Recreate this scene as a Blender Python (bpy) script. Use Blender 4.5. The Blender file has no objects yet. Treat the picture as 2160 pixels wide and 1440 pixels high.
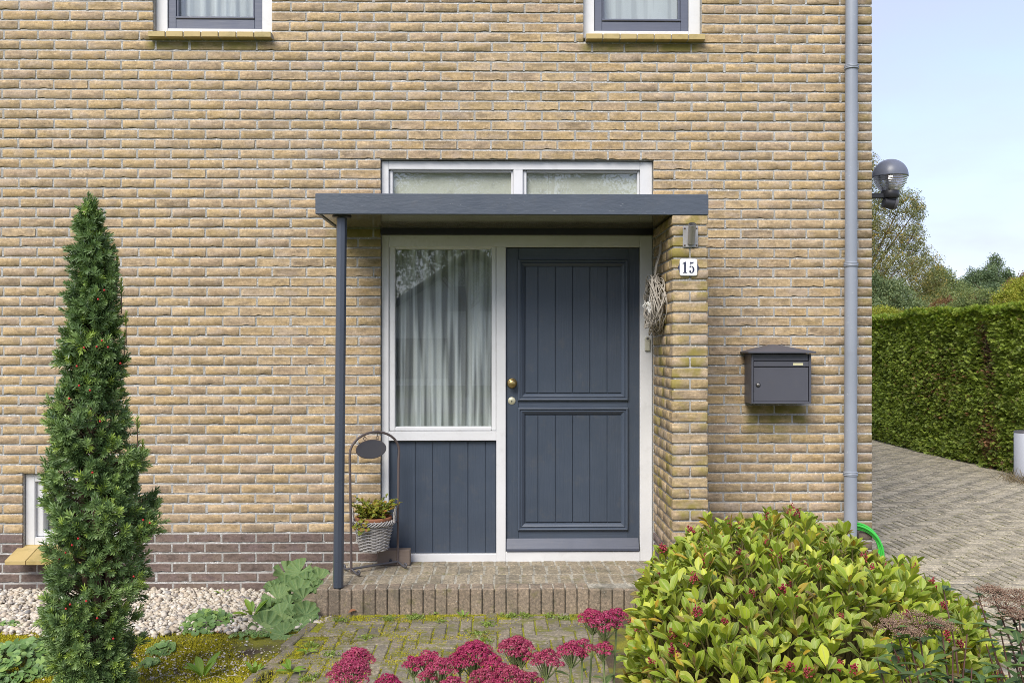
import bpy, bmesh, math, random
import numpy as np
from mathutils import Vector, Matrix, noise as mnoise

R = random.Random(7)
G = np.random.default_rng(11)
SC = bpy.context.scene
COL = SC.collection
rad = math.radians

# ------------------------------------------------------------------ camera, world, sun, exposure
FPX, DIST, EYE = 1900.0, 5.89, 1.54          # focal length in px of a 2160 px wide frame, metres to the wall, eye height
YAW = math.atan(30.0 / FPX)
cam_d = bpy.data.cameras.new("camera")
cam = bpy.data.objects.new("camera", cam_d)
COL.objects.link(cam)
cam_d.sensor_fit = 'HORIZONTAL'
cam_d.sensor_width = 36.0
cam_d.lens = FPX / 2160 * 36.0
cam_d.shift_y = 15.0 / 2160
cam_d.clip_end = 2000
cam_d.clip_start = 0.05
cam.location = (0, -DIST, EYE)
cam.rotation_euler = (rad(90), 0, -YAW)
SC.camera = cam

SUN_DIR = Vector((-0.30, -0.62, 0.72)).normalized()      # towards the sun: behind the photographer, a little to the left
world = bpy.data.worlds.new("World")
SC.world = world
world.use_nodes = True
wn = world.node_tree
wn.nodes.clear()
w_out = wn.nodes.new('ShaderNodeOutputWorld')
w_bg = wn.nodes.new('ShaderNodeBackground')
w_bg.inputs['Strength'].default_value = 0.145
sky = wn.nodes.new('ShaderNodeTexSky')
sky.sky_type = 'NISHITA'
sky.sun_disc = False
sky.sun_elevation = math.asin(SUN_DIR.z)
sky.sun_rotation = math.atan2(SUN_DIR.x, SUN_DIR.y)
sky.air_density = 1.0
sky.dust_density = 1.0
sky.ozone_density = 1.5
w_tc = wn.nodes.new('ShaderNodeTexCoord')
w_map = wn.nodes.new('ShaderNodeMapping')
w_map.inputs['Scale'].default_value = (1.0, 1.0, 2.6)
w_ns = wn.nodes.new('ShaderNodeTexNoise')
w_ns.inputs['Scale'].default_value = 2.2
w_ns.inputs['Detail'].default_value = 6
w_ns.inputs['Roughness'].default_value = 0.55
w_rmp = wn.nodes.new('ShaderNodeMapRange')
w_rmp.inputs['From Min'].default_value = 0.35
w_rmp.inputs['From Max'].default_value = 0.72
w_rmp.inputs['To Min'].default_value = 0.50
w_rmp.inputs['To Max'].default_value = 0.97
w_mix = wn.nodes.new('ShaderNodeMix')
w_mix.data_type = 'RGBA'
w_mix.inputs[7].default_value = (2.3, 2.32, 3.1, 1)      # thin high cloud veil
wn.links.new(w_tc.outputs['Generated'], w_map.inputs['Vector'])
wn.links.new(w_map.outputs['Vector'], w_ns.inputs['Vector'])
wn.links.new(w_ns.outputs['Fac'], w_rmp.inputs['Value'])
wn.links.new(w_rmp.outputs['Result'], w_mix.inputs[0])
wn.links.new(sky.outputs['Color'], w_mix.inputs[6])
wn.links.new(w_mix.outputs[2], w_bg.inputs['Color'])
wn.links.new(w_bg.outputs['Background'], w_out.inputs['Surface'])

sun_d = bpy.data.lights.new("sun", 'SUN')
sun_d.energy = 2.05
sun_d.angle = rad(34)
sun_d.color = (1.0, 0.95, 0.86)
sun_o = bpy.data.objects.new("sun", sun_d)
COL.objects.link(sun_o)
sun_o.rotation_euler = SUN_DIR.to_track_quat('Z', 'Y').to_euler()

SC.view_settings.view_transform = 'Standard'
SC.view_settings.look = 'None'
SC.view_settings.exposure = 1.10
SC.view_settings.gamma = 1.0
SC.view_settings.use_curve_mapping = False
SC.render.engine = 'CYCLES'
SC.cycles.filter_width = 0.9
SC.cycles.use_denoising = True
SC.cycles.denoiser = 'OPENIMAGEDENOISE'
SC.cycles.denoising_input_passes = 'RGB_ALBEDO_NORMAL'
SC.cycles.denoising_prefilter = 'NONE'
SC.cycles.use_adaptive_sampling = False
SC.cycles.max_bounces = 8
SC.cycles.transparent_max_bounces = 12
SC.cycles.caustics_reflective = False
SC.cycles.caustics_refractive = False

# ------------------------------------------------------------------ helpers
def at(px, py, Y=0.0):
    """the point of the vertical plane y = Y that the photograph (2160 px wide) shows at px, py"""
    s, c = math.sin(YAW), math.cos(YAW)
    u = (px - 1080) / FPX
    v = (735 - py) / FPX
    d = Vector((s + c * u, c - s * u, v))
    t = (Y + DIST) / d.y
    return Vector((d.x * t, Y, EYE + d.z * t))

def ax(px, Y=0.0): return at(px, 735, Y).x
def az(py, Y=0.0, px=1080): return at(px, py, Y).z

def srgb(r, g, b, k=1.0):
    f = lambda c: (c / 255 / 12.92 if c / 255 <= 0.04045 else ((c / 255 + 0.055) / 1.055) ** 2.4) * k
    return (f(r), f(g), f(b), 1.0)

def link(o, parent=None):
    COL.objects.link(o)
    if parent is not None:
        o.parent = parent
    return o

def tag(o, label=None, cat=None, group=None, kind=None):
    if label: o['label'] = label
    if cat: o['category'] = cat
    if group: o['group'] = group
    if kind: o['kind'] = kind
    return o

def thing(name, label, cat, loc=(0, 0, 0), group=None):
    o = bpy.data.objects.new(name, None)
    o.empty_display_size = 0.05
    link(o)
    o.location = loc
    return tag(o, label, cat, group)

def local(parent, o):
    """keep world coordinates of a mesh that was built in world space"""
    if parent is not None:
        p = Vector((0, 0, 0))
        q = parent
        while q is not None:
            p += q.location
            q = q.parent
        o.location = -p
    return o

class MB:
    """collects shapes for ONE mesh, in world coordinates"""
    def __init__(self):
        self.v, self.f, self.m, self.sm = [], [], [], []
    def add(self, V, F, mi=0, smooth=False):
        n = len(self.v)
        self.v += [tuple(p) for p in V]
        self.f += [tuple(i + n for i in q) for q in F]
        self.m += [mi] * len(F)
        self.sm += [smooth] * len(F)
        return self
    def box(self, x0, x1, y0, y1, z0, z1, mi=0):
        V = [(x0,y0,z0),(x1,y0,z0),(x1,y1,z0),(x0,y1,z0),(x0,y0,z1),(x1,y0,z1),(x1,y1,z1),(x0,y1,z1)]
        F = [(3,2,1,0),(4,5,6,7),(0,1,5,4),(1,2,6,5),(2,3,7,6),(3,0,4,7)]
        return self.add(V, F, mi)
    def tube(self, pts, r, n=8, mi=0, cap=True, closed=False, smooth=True):
        pts = [Vector(p) for p in pts]
        m = len(pts)
        rs = r if isinstance(r, (list, tuple)) else [r] * m
        V = []
        up = None
        for i, p in enumerate(pts):
            a = pts[(i - 1) % m] if (closed or i > 0) else pts[i]
            b = pts[(i + 1) % m] if (closed or i < m - 1) else pts[i]
            t = (b - a)
            t = t.normalized() if t.length > 1e-9 else Vector((0, 0, 1))
            if up is None:
                up = Vector((0, 0, 1)) if abs(t.z) < 0.9 else Vector((1, 0, 0))
            x = t.cross(up)
            if x.length < 1e-6:
                x = t.cross(Vector((0.3, 1, 0.2)))
            x.normalize()
            up = x.cross(t).normalized()
            for k in range(n):
                a2 = 2 * math.pi * k / n
                V.append(p + (x * math.cos(a2) + up * math.sin(a2)) * rs[i])
        F = []
        for i in range(m if closed else m - 1):
            j = (i + 1) % m
            for k in range(n):
                F.append((i * n + k, i * n + (k + 1) % n, j * n + (k + 1) % n, j * n + k))
        self.add(V, F, mi, smooth)
        if cap and not closed:
            self.add(V[:n], [tuple(range(n - 1, -1, -1))], mi)
            self.add(V[-n:], [tuple(range(n))], mi)
        return self
    def lathe(self, prof, c=(0, 0, 0), n=24, mi=0, axis='z', smooth=True):
        """prof = [(r, h)...] bottom to top"""
        c = Vector(c)
        V = []
        for r, h in prof:
            for k in range(n):
                a = 2 * math.pi * k / n
                p = Vector((r * math.cos(a), r * math.sin(a), h))
                if axis == 'y': p = Vector((p.x, -p.z, p.y))      # h grows towards the viewer
                if axis == 'x': p = Vector((p.z, p.x, p.y))
                V.append(c + p)
        F = []
        for i in range(len(prof) - 1):
            for k in range(n):
                F.append((i * n + k, i * n + (k + 1) % n, (i + 1) * n + (k + 1) % n, (i + 1) * n + k))
        self.add(V, F, mi, smooth)
        if prof[0][0] > 1e-5: self.add(V[:n], [tuple(range(n - 1, -1, -1))], mi)
        if prof[-1][0] > 1e-5: self.add(V[-n:], [tuple(range(n))], mi)
        return self
    def prism(self, poly, y0, y1, mi=0):
        """poly in (x, z), extruded along y from y0 (front) to y1"""
        n = len(poly)
        V = [(x, y0, z) for x, z in poly] + [(x, y1, z) for x, z in poly]
        F = [tuple(range(n)), tuple(range(2 * n - 1, n - 1, -1))]
        F += [(i, i + n, (i + 1) % n + n, (i + 1) % n) for i in range(n)]
        return self.add(V, F, mi)
    def build(self, name, mats, parent=None, bevel=0.0, fix=True, seg=1):
        me = bpy.data.meshes.new(name)
        me.from_pydata(self.v, [], self.f)
        for mt in (mats if isinstance(mats, (list, tuple)) else [mats]):
            me.materials.append(mt)
        me.polygons.foreach_set('material_index', self.m)
        me.polygons.foreach_set('use_smooth', self.sm)
        if fix:
            bm = bmesh.new()
            bm.from_mesh(me)
            bmesh.ops.recalc_face_normals(bm, faces=bm.faces)
            bm.to_mesh(me)
            bm.free()
        o = bpy.data.objects.new(name, me)
        link(o, parent)
        local(parent, o)
        if bevel:
            b = o.modifiers.new('bevel', 'BEVEL')
            b.width = bevel
            b.segments = seg
            b.limit_method = 'ANGLE'
            b.angle_limit = rad(40)
        return o

def npmesh(name, V, F, mats, parent=None, attrs=None, smooth=False, midx=None, keep_local=False):
    V = np.asarray(V, dtype=np.float32)
    F = np.asarray(F, dtype=np.int32)
    me = bpy.data.meshes.new(name)
    nf, k = F.shape
    me.vertices.add(len(V))
    me.vertices.foreach_set('co', V.ravel())
    me.loops.add(nf * k)
    me.loops.foreach_set('vertex_index', F.ravel())
    me.polygons.add(nf)
    me.polygons.foreach_set('loop_start', np.arange(0, nf * k, k, dtype=np.int32))
    me.polygons.foreach_set('loop_total', np.full(nf, k, dtype=np.int32))
    if smooth: me.polygons.foreach_set('use_smooth', np.ones(nf, dtype=bool))
    for mt in (mats if isinstance(mats, (list, tuple)) else [mats]):
        me.materials.append(mt)
    if midx is not None: me.polygons.foreach_set('material_index', np.asarray(midx, dtype=np.int32))
    me.update(calc_edges=True)
    for nm, arr in (attrs or {}).items():
        a = me.attributes.new(nm, 'FLOAT', 'POINT')
        a.data.foreach_set('value', np.asarray(arr, dtype=np.float32))
    o = bpy.data.objects.new(name, me)
    link(o, parent)
    if not keep_local: local(parent, o)
    return o

def unit(a): return a / np.maximum(np.linalg.norm(a, axis=-1, keepdims=True), 1e-9)

def frames(d, n):
    """matrices with columns x, d, n' : local y grows along d, local z looks towards n"""
    d = unit(np.asarray(d, float))
    n = np.asarray(n, float)
    x = np.cross(d, n)
    bad = np.linalg.norm(x, axis=1) < 1e-4
    x[bad] = np.cross(d[bad], np.array([0.31, 0.2, 0.93]))
    x = unit(x)
    z = np.cross(x, d)
    return np.stack([x, d, z], axis=2)

def scatter(T, TF, P, M, S, tattr=None):
    """copies template (T verts, TF faces) to points P with 3x3 M and scale S; returns V, F, copy index per vertex"""
    T = np.asarray(T, float); TF = np.asarray(TF, int)
    N, n = len(P), len(T)
    S = np.broadcast_to(np.asarray(S, float).reshape(-1, 1, 1) if np.ndim(S) else S, (N, 1, 1)) if np.ndim(S) < 2 else np.asarray(S)[:, None, :]
    V = np.einsum('nij,nkj->nki', M, T[None] * S) + np.asarray(P)[:, None, :]
    F = (TF[None] + (np.arange(N) * n)[:, None, None]).reshape(-1, TF.shape[1])
    idx = np.repeat(np.arange(N), n)
    out = [V.reshape(-1, 3), F, idx]
    if tattr is not None: out.append(np.tile(np.asarray(tattr), N))
    return out

def join(parts):
    """parts = list of (V, F, [attr arrays])"""
    Vs, Fs, As, n = [], [], None, 0
    for p in parts:
        Vs.append(p[0]); Fs.append(p[1] + n); n += len(p[0])
        if As is None: As = [[] for _ in p[2]]
        for a, b in zip(As, p[2]): a.append(b)
    return np.concatenate(Vs), np.concatenate(Fs), [np.concatenate(a) for a in (As or [])]

# ------------------------------------------------------------------ materials
class N:
    """small node-tree writer"""
    def __init__(self, name):
        self.m = bpy.data.materials.new(name)
        self.m.use_nodes = True
        self.t = self.m.node_tree
        self.t.nodes.clear()
        self.out = self.t.nodes.new('ShaderNodeOutputMaterial')
        self.b = self.t.nodes.new('ShaderNodeBsdfPrincipled')
        self.t.links.new(self.b.outputs[0], self.out.inputs[0])
        self._pos = None
    def n(self, kind, **kw):
        nd = self.t.nodes.new(kind)
        for k, v in kw.items():
            if hasattr(nd, k) and not k[0].isupper(): setattr(nd, k, v)
            else: nd.inputs[k.replace('_', ' ')].default_value = v
        return nd
    def l(self, a, b): self.t.links.new(a, b)
    def set(self, **kw):
        for k, v in kw.items():
            s = self.b.inputs[k.replace('_', ' ')]
            if hasattr(v, 'is_output'): self.l(v, s)
            else: s.default_value = v
        return self
    @property
    def pos(self):
        if self._pos is None: self._pos = self.n('ShaderNodeNewGeometry').outputs['Position']
        return self._pos
    def noise(self, scale=5, detail=4, rough=.55, vec=None, stretch=None):
        v = vec or self.pos
        if stretch:
            mp = self.n('ShaderNodeMapping'); mp.inputs['Scale'].default_value = stretch
            self.l(v, mp.inputs['Vector']); v = mp.outputs[0]
        nd = self.n('ShaderNodeTexNoise'); self.l(v, nd.inputs['Vector'])
        nd.inputs['Scale'].default_value = scale; nd.inputs['Detail'].default_value = detail; nd.inputs['Roughness'].default_value = rough
        return nd.outputs['Fac']
    def ramp(self, fac, stops, interp='LINEAR'):
        r = self.n('ShaderNodeValToRGB'); r.color_ramp.interpolation = interp
        e = r.color_ramp.elements
        while len(e) < len(stops): e.new(0.5)
        for i, (p, c) in enumerate(stops):
            e[i].position = p
            e[i].color = c if len(c) == 4 else (*c, 1)
        self.l(fac, r.inputs[0])
        return r.outputs[0]
    def rng(self, v, a, b, c=0., d=1.):
        r = self.n('ShaderNodeMapRange'); self.l(v, r.inputs[0])
        for i, x in enumerate((a, b, c, d)): r.inputs[i + 1].default_value = x
        return r.outputs[0]
    def mix(self, fac, a, b, mode='MIX'):
        r = self.n('ShaderNodeMix'); r.data_type = 'RGBA'; r.blend_type = mode
        for s, v in ((r.inputs[0], fac), (r.inputs[6], a), (r.inputs[7], b)):
            if hasattr(v, 'is_output'): self.l(v, s)
            else: s.default_value = v
        return r.outputs[2]
    def math(self, op, a, b=0.0):
        r = self.n('ShaderNodeMath'); r.operation = op
        for s, v in ((r.inputs[0], a), (r.inputs[1], b)):
            if hasattr(v, 'is_output'): self.l(v, s)
            else: s.default_value = v
        return r.outputs[0]
    def rnd(self):
        a = self.n('ShaderNodeAttribute'); a.attribute_name = 'rnd'
        o = self.n('ShaderNodeObjectInfo')
        return self.math('FRACT', self.math('ADD', a.outputs['Fac'], o.outputs['Random']))
    def attr(self, nm):
        a = self.n('ShaderNodeAttribute'); a.attribute_name = nm
        return a.outputs['Fac']
    def xyz(self):
        s = self.n('ShaderNodeSeparateXYZ'); self.l(self.pos, s.inputs[0]); return s.outputs
    def bump(self, h, strength=.3, dist=.01):
        b = self.n('ShaderNodeBump'); b.inputs['Strength'].default_value = strength; b.inputs['Distance'].default_value = dist
        self.l(h, b.inputs['Height']); self.l(b.outputs[0], self.b.inputs['Normal'])
        return self

def c4(r, g, b): return (r, g, b, 1.0)

M = {}
def brick_mat(name, stops, algae=0.0, dark=False, grime=None):
    n = N(name)
    col = n.ramp(n.rnd(), stops)
    big = n.noise(1.3, 3, .5)
    col = n.mix(n.rng(big, .44, .66, 0, .38), col, c4(.23, .18, .135))            # duller patches of the wall
    streak = n.noise(24, 6, .75, stretch=(.35, 1, 1.6))
    col = n.mix(n.rng(streak, .44, .70, 0, .85), col, c4(.66, .50, .31) if not dark else c4(.24, .185, .155))
    stain = n.noise(26, 5, .65, stretch=(.5, 1, 1.3))
    col = n.mix(n.rng(stain, .47, .66, 0, .75), col, c4(.24, .185, .125) if not dark else c4(.08, .06, .052))
    pink = n.noise(9, 4, .6, stretch=(.6, 1, 1.2))
    col = n.mix(n.rng(pink, .50, .66, 0, .55), col, c4(.46, .375, .30) if not dark else c4(.19, .14, .14))
    col = n.mix(n.rng(n.attr('edge'), .84, 1.0, 0, .42), col, c4(.60, .46, .28) if not dark else c4(.22, .17, .145))  # rim highlight of each brick face, put into its colour
    fine = n.noise(58, 4, .8)
    col = n.mix(1.0, col, n.ramp(fine, [(.26, (.38, .36, .33)), (.41, (.86, .85, .84)), (.57, (1.04, 1.04, 1.04)), (.72, (1.45, 1.44, 1.42))]), 'MULTIPLY')
    if algae:
        x, y, z = n.xyz()[0:3]
        a = n.noise(5, 4, .6)
        col = n.mix(n.rng(a, .50, .64, 0, algae), col, c4(.24, .20, .04))
    # green algae where rain drips: below the sills and on the sheltered courses under the canopy
    x, y, z = n.xyz()[0:3]
    def band(v, a0, a1, b0, b1):
        return n.math('MULTIPLY', n.rng(v, a0, a1), n.rng(v, b0, b1, 1, 0))
    g1 = n.math('MULTIPLY', band(x, -1.15, -1.0, -.75, -.72), band(z, 2.0, 2.3, 2.33, 2.35))
    g2 = n.math('MULTIPLY', band(x, -2.3, -2.25, -1.55, -1.5), band(z, 3.46, 3.50, 3.56, 3.58))
    g3 = n.math('MULTIPLY', band(x, .52, .57, 1.3, 1.35), band(z, 3.46, 3.50, 3.56, 3.58))
    g4 = n.math('MULTIPLY', band(x, 1.60, 1.66, 2.0, 2.06), band(z, .90, 1.08, 1.16, 1.17))  # dark green band on the courses below the mailbox
    g = n.math('MAXIMUM', n.math('MAXIMUM', g1, g4), n.math('MAXIMUM', g2, g3))
    g = n.math('MULTIPLY', g, n.rng(n.noise(9, 3), .35, .6, .3, .8))
    col = n.mix(g, col, c4(.16, .15, .025))
    n.set(Base_Color=col, Roughness=.9)
    n.b.inputs['Specular IOR Level'].default_value = .25
    h = n.math('ADD', n.math('MULTIPLY', n.noise(95, 5, .7, stretch=(.4, 1, 1)), .8), n.math('MULTIPLY', fine, .4))
    n.bump(h, .45, .002)
    return n.m

tan_stops = [(0, c4(.36, .26, .135)), (.14, c4(.44, .32, .165)), (.30, c4(.40, .28, .14)), (.42, c4(.37, .275, .19)),
             (.55, c4(.48, .355, .19)), (.66, c4(.32, .235, .12)), (.76, c4(.36, .265, .185)), (.86, c4(.44, .33, .195)), (.93, c4(.24, .18, .12)), (1, c4(.36, .265, .145))]
M['brick'] = brick_mat('yellow_brick', tan_stops)
M['pier_brick'] = brick_mat('yellow_brick_mossy', [(p, c4(c[0] * .88, c[1] * .90, c[2] * .86)) for p, c in tan_stops], algae=.8)
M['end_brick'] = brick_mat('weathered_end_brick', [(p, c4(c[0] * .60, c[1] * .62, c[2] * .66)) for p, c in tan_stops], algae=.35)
M['dark_brick'] = brick_mat('plinth_brick', [(0, c4(.155, .115, .10)), (.25, c4(.19, .14, .12)), (.5, c4(.15, .105, .10)), (.7, c4(.21, .155, .12)), (.85, c4(.13, .10, .09)), (1, c4(.17, .13, .11))], dark=True)

def mortar():
    n = N('mortar')
    a = n.noise(3, 4, .6)
    col = n.ramp(a, [(.3, (.31, .30, .275)), (.7, (.41, .40, .38))])
    sp = n.noise(75, 3, .7)
    col = n.mix(n.rng(sp, .56, .66), col, c4(.62, .62, .62))
    col = n.mix(n.rng(n.noise(90, 3, .7, vec=None), .36, .28), col, c4(.14, .13, .11))
    n.set(Base_Color=col, Roughness=.95)
    n.bump(n.noise(130, 4, .7), .9, .005)
    return n.m
M['mortar'] = mortar()

def paint(name, col, rough=.45, grain=.15, dirt=.2, worn=None, stretch=(1, 1, .06), gs=60, coat=0., dirtcol=(.16, .14, .10)):
    n = N(name)
    g = n.noise(gs, 4, .6, stretch=stretch)
    base = n.mix(n.rng(n.noise(2.5, 3), .35, .7, 0, .5), c4(*col), c4(*[c * .78 for c in col]))
    base = n.mix(n.rng(n.noise(11, 6, .75), .54, .78, 0, min(1, dirt * 1.4)), base, c4(*dirtcol))
    if worn: base = n.mix(n.rng(n.noise(45, 6, .75, stretch=(.35, 1, 1.2)), .635, .68, 0, .7), base, c4(*worn))
    n.set(Base_Color=base, Roughness=n.rng(n.noise(7, 3), .3, .7, rough * .8, min(1, rough * 1.25)))
    n.b.inputs['Coat Weight'].default_value = coat
    n.bump(g, grain, .003)
    return n.m
M['white'] = paint('white_frame_paint', (.69, .695, .705), .38, .12, .12)
M['white_h'] = paint('white_rail_paint', (.69, .695, .705), .38, .12, .12, stretch=(.06, 1, 1))
M['blue'] = paint('slate_blue_paint', (.055, .072, .102), .36, .6, .16, stretch=(1, 1, .03), gs=130)
M['blue_h'] = paint('slate_blue_paint_rail', (.064, .083, .118), .36, .5, .05, stretch=(.03, 1, 1), gs=120)
M['fascia'] = paint('weathered_fascia_paint', (.076, .092, .122), .42, .55, .10, worn=(.34, .35, .36), stretch=(.3, 1, .9), gs=60)
M['sash'] = paint('blue_grey_sash_paint', (.115, .128, .175), .36, .3, .05, stretch=(.06, 1, 1), gs=70)
M['soffit'] = paint('dark_gloss_soffit', (.16, .15, .115), .12, .03, .3, stretch=(.2, 1, 1))
M['black'] = paint('black_batten_paint', (.008, .008, .009), .35, .1, .05)
M['felt'] = paint('roof_felt', (.05, .05, .05), .9, .3)
M['post'] = paint('blue_post_paint', (.060, .072, .098), .30, .06, .05, coat=.1)
M['zinc'] = paint('zinc_grey_pipe', (.29, .32, .375), .42, .03, .12, worn=(.5, .52, .55), stretch=(1, 1, .1), gs=30)
M['box'] = paint('dark_grey_powder_coat', (.082, .084, .104), .42, .08, .08, stretch=(1, 1, 1), gs=300)
M['alu'] = paint('galvanised_metal', (.42, .41, .40), .38, .1, .45, stretch=(1, 1, 1)); M['alu'].node_tree.nodes['Principled BSDF'].inputs['Metallic'].default_value = .55
M['iron'] = paint('rusty_iron', (.115, .09, .085), .55, .5, .5, stretch=(1, 1, 1), gs=200, dirtcol=(.19, .085, .04))
M['slate'] = paint('dark_metal_plate', (.10, .098, .11), .5, .3, .25, stretch=(1, 1, 1), gs=120)
M['brass'] = N('aged_brass').set(Base_Color=c4(.42, .31, .13), Metallic=.9, Roughness=.28).m
M['brass_pale'] = N('pale_brass').set(Base_Color=c4(.50, .48, .34), Metallic=.35, Roughness=.42).m
M['bronze'] = N('brown_bronze').set(Base_Color=c4(.20, .12, .06), Metallic=.7, Roughness=.35).m
M['cream_plastic'] = N('cream_plastic').set(Base_Color=c4(.50, .49, .40), Roughness=.4).m
M['rubber'] = N('black_plastic').set(Base_Color=c4(.03, .03, .036), Roughness=.45).m
M['enamel'] = N('white_enamel').set(Base_Color=c4(.78, .79, .82), Roughness=.15).m
M['enamel_blue'] = N('dark_blue_enamel').set(Base_Color=c4(.028, .032, .07), Roughness=.2).m
M['hose'] = N('green_hose').set(Base_Color=c4(.06, .52, .07), Roughness=.35).m
M['dome'] = paint('grey_lamp_cap', (.15, .165, .215), .38, .02, .2, stretch=(1, 1, 1))
M['block'] = paint('old_timber_block', (.20, .155, .125), .85, .9, .4, stretch=(.1, 1, 1), gs=90)
M['wood_pale'] = paint('pale_twig', (.40, .365, .315), .8, .7, .5, stretch=(1, 1, 1), gs=160, dirtcol=(.13, .09, .06))
M['twig_white'] = N('white_twig').set(Base_Color=c4(.72, .71, .68), Roughness=.8).m
M['wicker'] = paint('whitewashed_wicker', (.44, .42, .40), .8, .7, .6, stretch=(1, 1, 1), gs=150, dirtcol=(.15, .12, .10))
M['terracotta'] = paint('terracotta', (.34, .135, .065), .75, .3, .4, stretch=(1, 1, 1), dirtcol=(.30, .24, .18))
M['soil'] = paint('soil', (.055, .040, .026), .95, 1., .3, stretch=(1, 1, 1), gs=90)
M['inner'] = N('interior_wall').set(Base_Color=c4(.10, .095, .085), Roughness=.9).m
M['roomfloor'] = N('interior_floor').set(Base_Color=c4(.08, .06, .045), Roughness=.6).m
M['blind'] = paint('cream_blind', (.66, .64, .55), .8, .1, .35, stretch=(1, 1, 1))

def tile_mat():
    n = N('sill_tile')
    col = n.ramp(n.rnd(), [(0, c4(.40, .30, .11)), (.5, c4(.48, .36, .15)), (1, c4(.42, .33, .14))])
    col = n.mix(n.rng(n.noise(12, 5, .7), .5, .75, 0, .6), col, c4(.20, .16, .05))
    n.set(Base_Color=col, Roughness=.55); n.bump(n.noise(60, 4), .25, .003); return n.m
M['tile'] = tile_mat()

def glass():
    n = N('window_glass')
    n.t.nodes.remove(n.b)
    fr = n.n('ShaderNodeLayerWeight'); fr.inputs[0].default_value = .5
    tr = n.n('ShaderNodeBsdfTransparent'); tr.inputs['Color'].default_value = (.95, .97, .965, 1)
    gl = n.n('ShaderNodeBsdfGlossy'); gl.inputs['Roughness'].default_value = .004
    mx = n.n('ShaderNodeMixShader')
    n.l(n.math('ADD', .085, n.math('MULTIPLY', n.math('POWER', fr.outputs['Facing'], 5.0), .9)), mx.inputs[0])
    n.l(tr.outputs[0], mx.inputs[1]); n.l(gl.outputs[0], mx.inputs[2]); n.l(mx.outputs[0], n.out.inputs[0])
    return n.m
M['glass'] = glass()

def curtain_mat(lo=.02, hi=.62):
    n = N('net_curtain')
    n.t.nodes.remove(n.b)
    d = n.n('ShaderNodeBsdfDiffuse'); d.inputs['Color'].default_value = (.90, .92, .92, 1)
    tl = n.n('ShaderNodeBsdfTranslucent'); tl.inputs['Color'].default_value = (.90, .92, .92, 1)
    tr = n.n('ShaderNodeBsdfTransparent')
    m1 = n.n('ShaderNodeMixShader'); m1.inputs[0].default_value = .35
    m2 = n.n('ShaderNodeMixShader')
    n.l(d.outputs[0], m1.inputs[1]); n.l(tl.outputs[0], m1.inputs[2])
    wv = n.noise(24, 2, .4, stretch=(1, .01, .04))
    n.l(n.rng(wv, .42, .56, lo, hi), m2.inputs[0]); n.l(m1.outputs[0], m2.inputs[1]); n.l(tr.outputs[0], m2.inputs[2])
    n.l(m2.outputs[0], n.out.inputs[0])
    return n.m
M['net'] = curtain_mat()
M['net_dense'] = curtain_mat(.0, .22)

def clear_plastic():
    n = N('clear_ribbed_plastic')
    n.t.nodes.remove(n.b)
    tr = n.n('ShaderNodeBsdfTransparent'); tr.inputs['Color'].default_value = (.80, .80, .84, 1)
    gl = n.n('ShaderNodeBsdfGlossy'); gl.inputs['Roughness'].default_value = .08; gl.inputs['Color'].default_value = (.9, .9, .95, 1)
    mx = n.n('ShaderNodeMixShader'); lw = n.n('ShaderNodeLayerWeight'); lw.inputs[0].default_value = .55
    n.l(n.rng(lw.outputs['Facing'], 0, 1, .30, 1.0), mx.inputs[0])
    n.l(tr.outputs[0], mx.inputs[1]); n.l(gl.outputs[0], mx.inputs[2]); n.l(mx.outputs[0], n.out.inputs[0])
    return n.m
M['clear'] = clear_plastic()

def leaf_mat(name, stops, edge=None, mid=None, rough=.35, spec=.5, trans=.25, back=None, big=None, mottled=0.0):
    n = N(name)
    col = n.ramp(n.rnd(), stops)
    if big: col = n.mix(n.rng(n.noise(big[0], 3, .6), big[1], big[2], 0, big[3]), col, c4(*big[4]))
    if mottled: col = n.mix(n.rng(n.noise(70, 4, .6), .4, .7, 0, mottled), col, c4(.45, .50, .16) if mottled < 1 else col)
    if edge or mid:
        e = n.attr('edge')
        if edge: col = n.mix(n.rng(e, .80, .98, 0, .55), col, c4(*edge))
        if mid: col = n.mix(n.rng(e, .05, .16, .6, 0), col, c4(*mid))
    if back:
        g = n.n('ShaderNodeNewGeometry')
        col = n.mix(n.math('MULTIPLY', g.outputs['Backfacing'], .8), col, c4(*back))
    n.set(Base_Color=col, Roughness=rough)
    n.b.inputs['Specular IOR Level'].default_value = spec
    if trans:
        tl = n.n('ShaderNodeBsdfTranslucent'); mx = n.n('ShaderNodeMixShader'); mx.inputs[0].default_value = trans
        n.l(n.mix(1.0, col, c4(1.0, 1.0, .55), 'MULTIPLY'), tl.inputs['Color'])
        n.l(n.b.outputs[0], mx.inputs[1]); n.l(tl.outputs[0], mx.inputs[2]); n.l(mx.outputs[0], n.out.inputs[0])
    return n.m

# ------------------------------------------------------------------ layout numbers (metres; x along the wall, y away from the viewer, z up)
Z0, CO = 0.343, 0.064                     # top of the dark plinth, course height
BL = 0.2185                               # stretcher pitch
def course(k): return Z0 + CO * k
WX0, WX1 = -3.75, ax(1840)                # wall from beyond the frame to the building's corner
WZ0, WZ1 = -0.30, course(74)
DX0, DX1 = ax(804, .03), ax(1378.5, 0)    # door frame opening
DZ0, DZ1 = 0.145, course(38)
UW = [(ax(322), ax(573)), (ax(1231), ax(1481))]
UZ0, UZ1 = course(50), course(69)
BW = (ax(47), ax(47) + .62)
BWZ0, BWZ1 = course(-2), course(6)
OPEN = [(DX0, DX1, -.3, DZ1), (*UW[0], UZ0, UZ1), (*UW[1], UZ0, UZ1), (*BW, BWZ0, BWZ1)]
PX0, PX1 = ax(1418.5, -.64), ax(1418.5, -.64) + .2085
PY = -.64
PZ1 = 2.318

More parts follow.
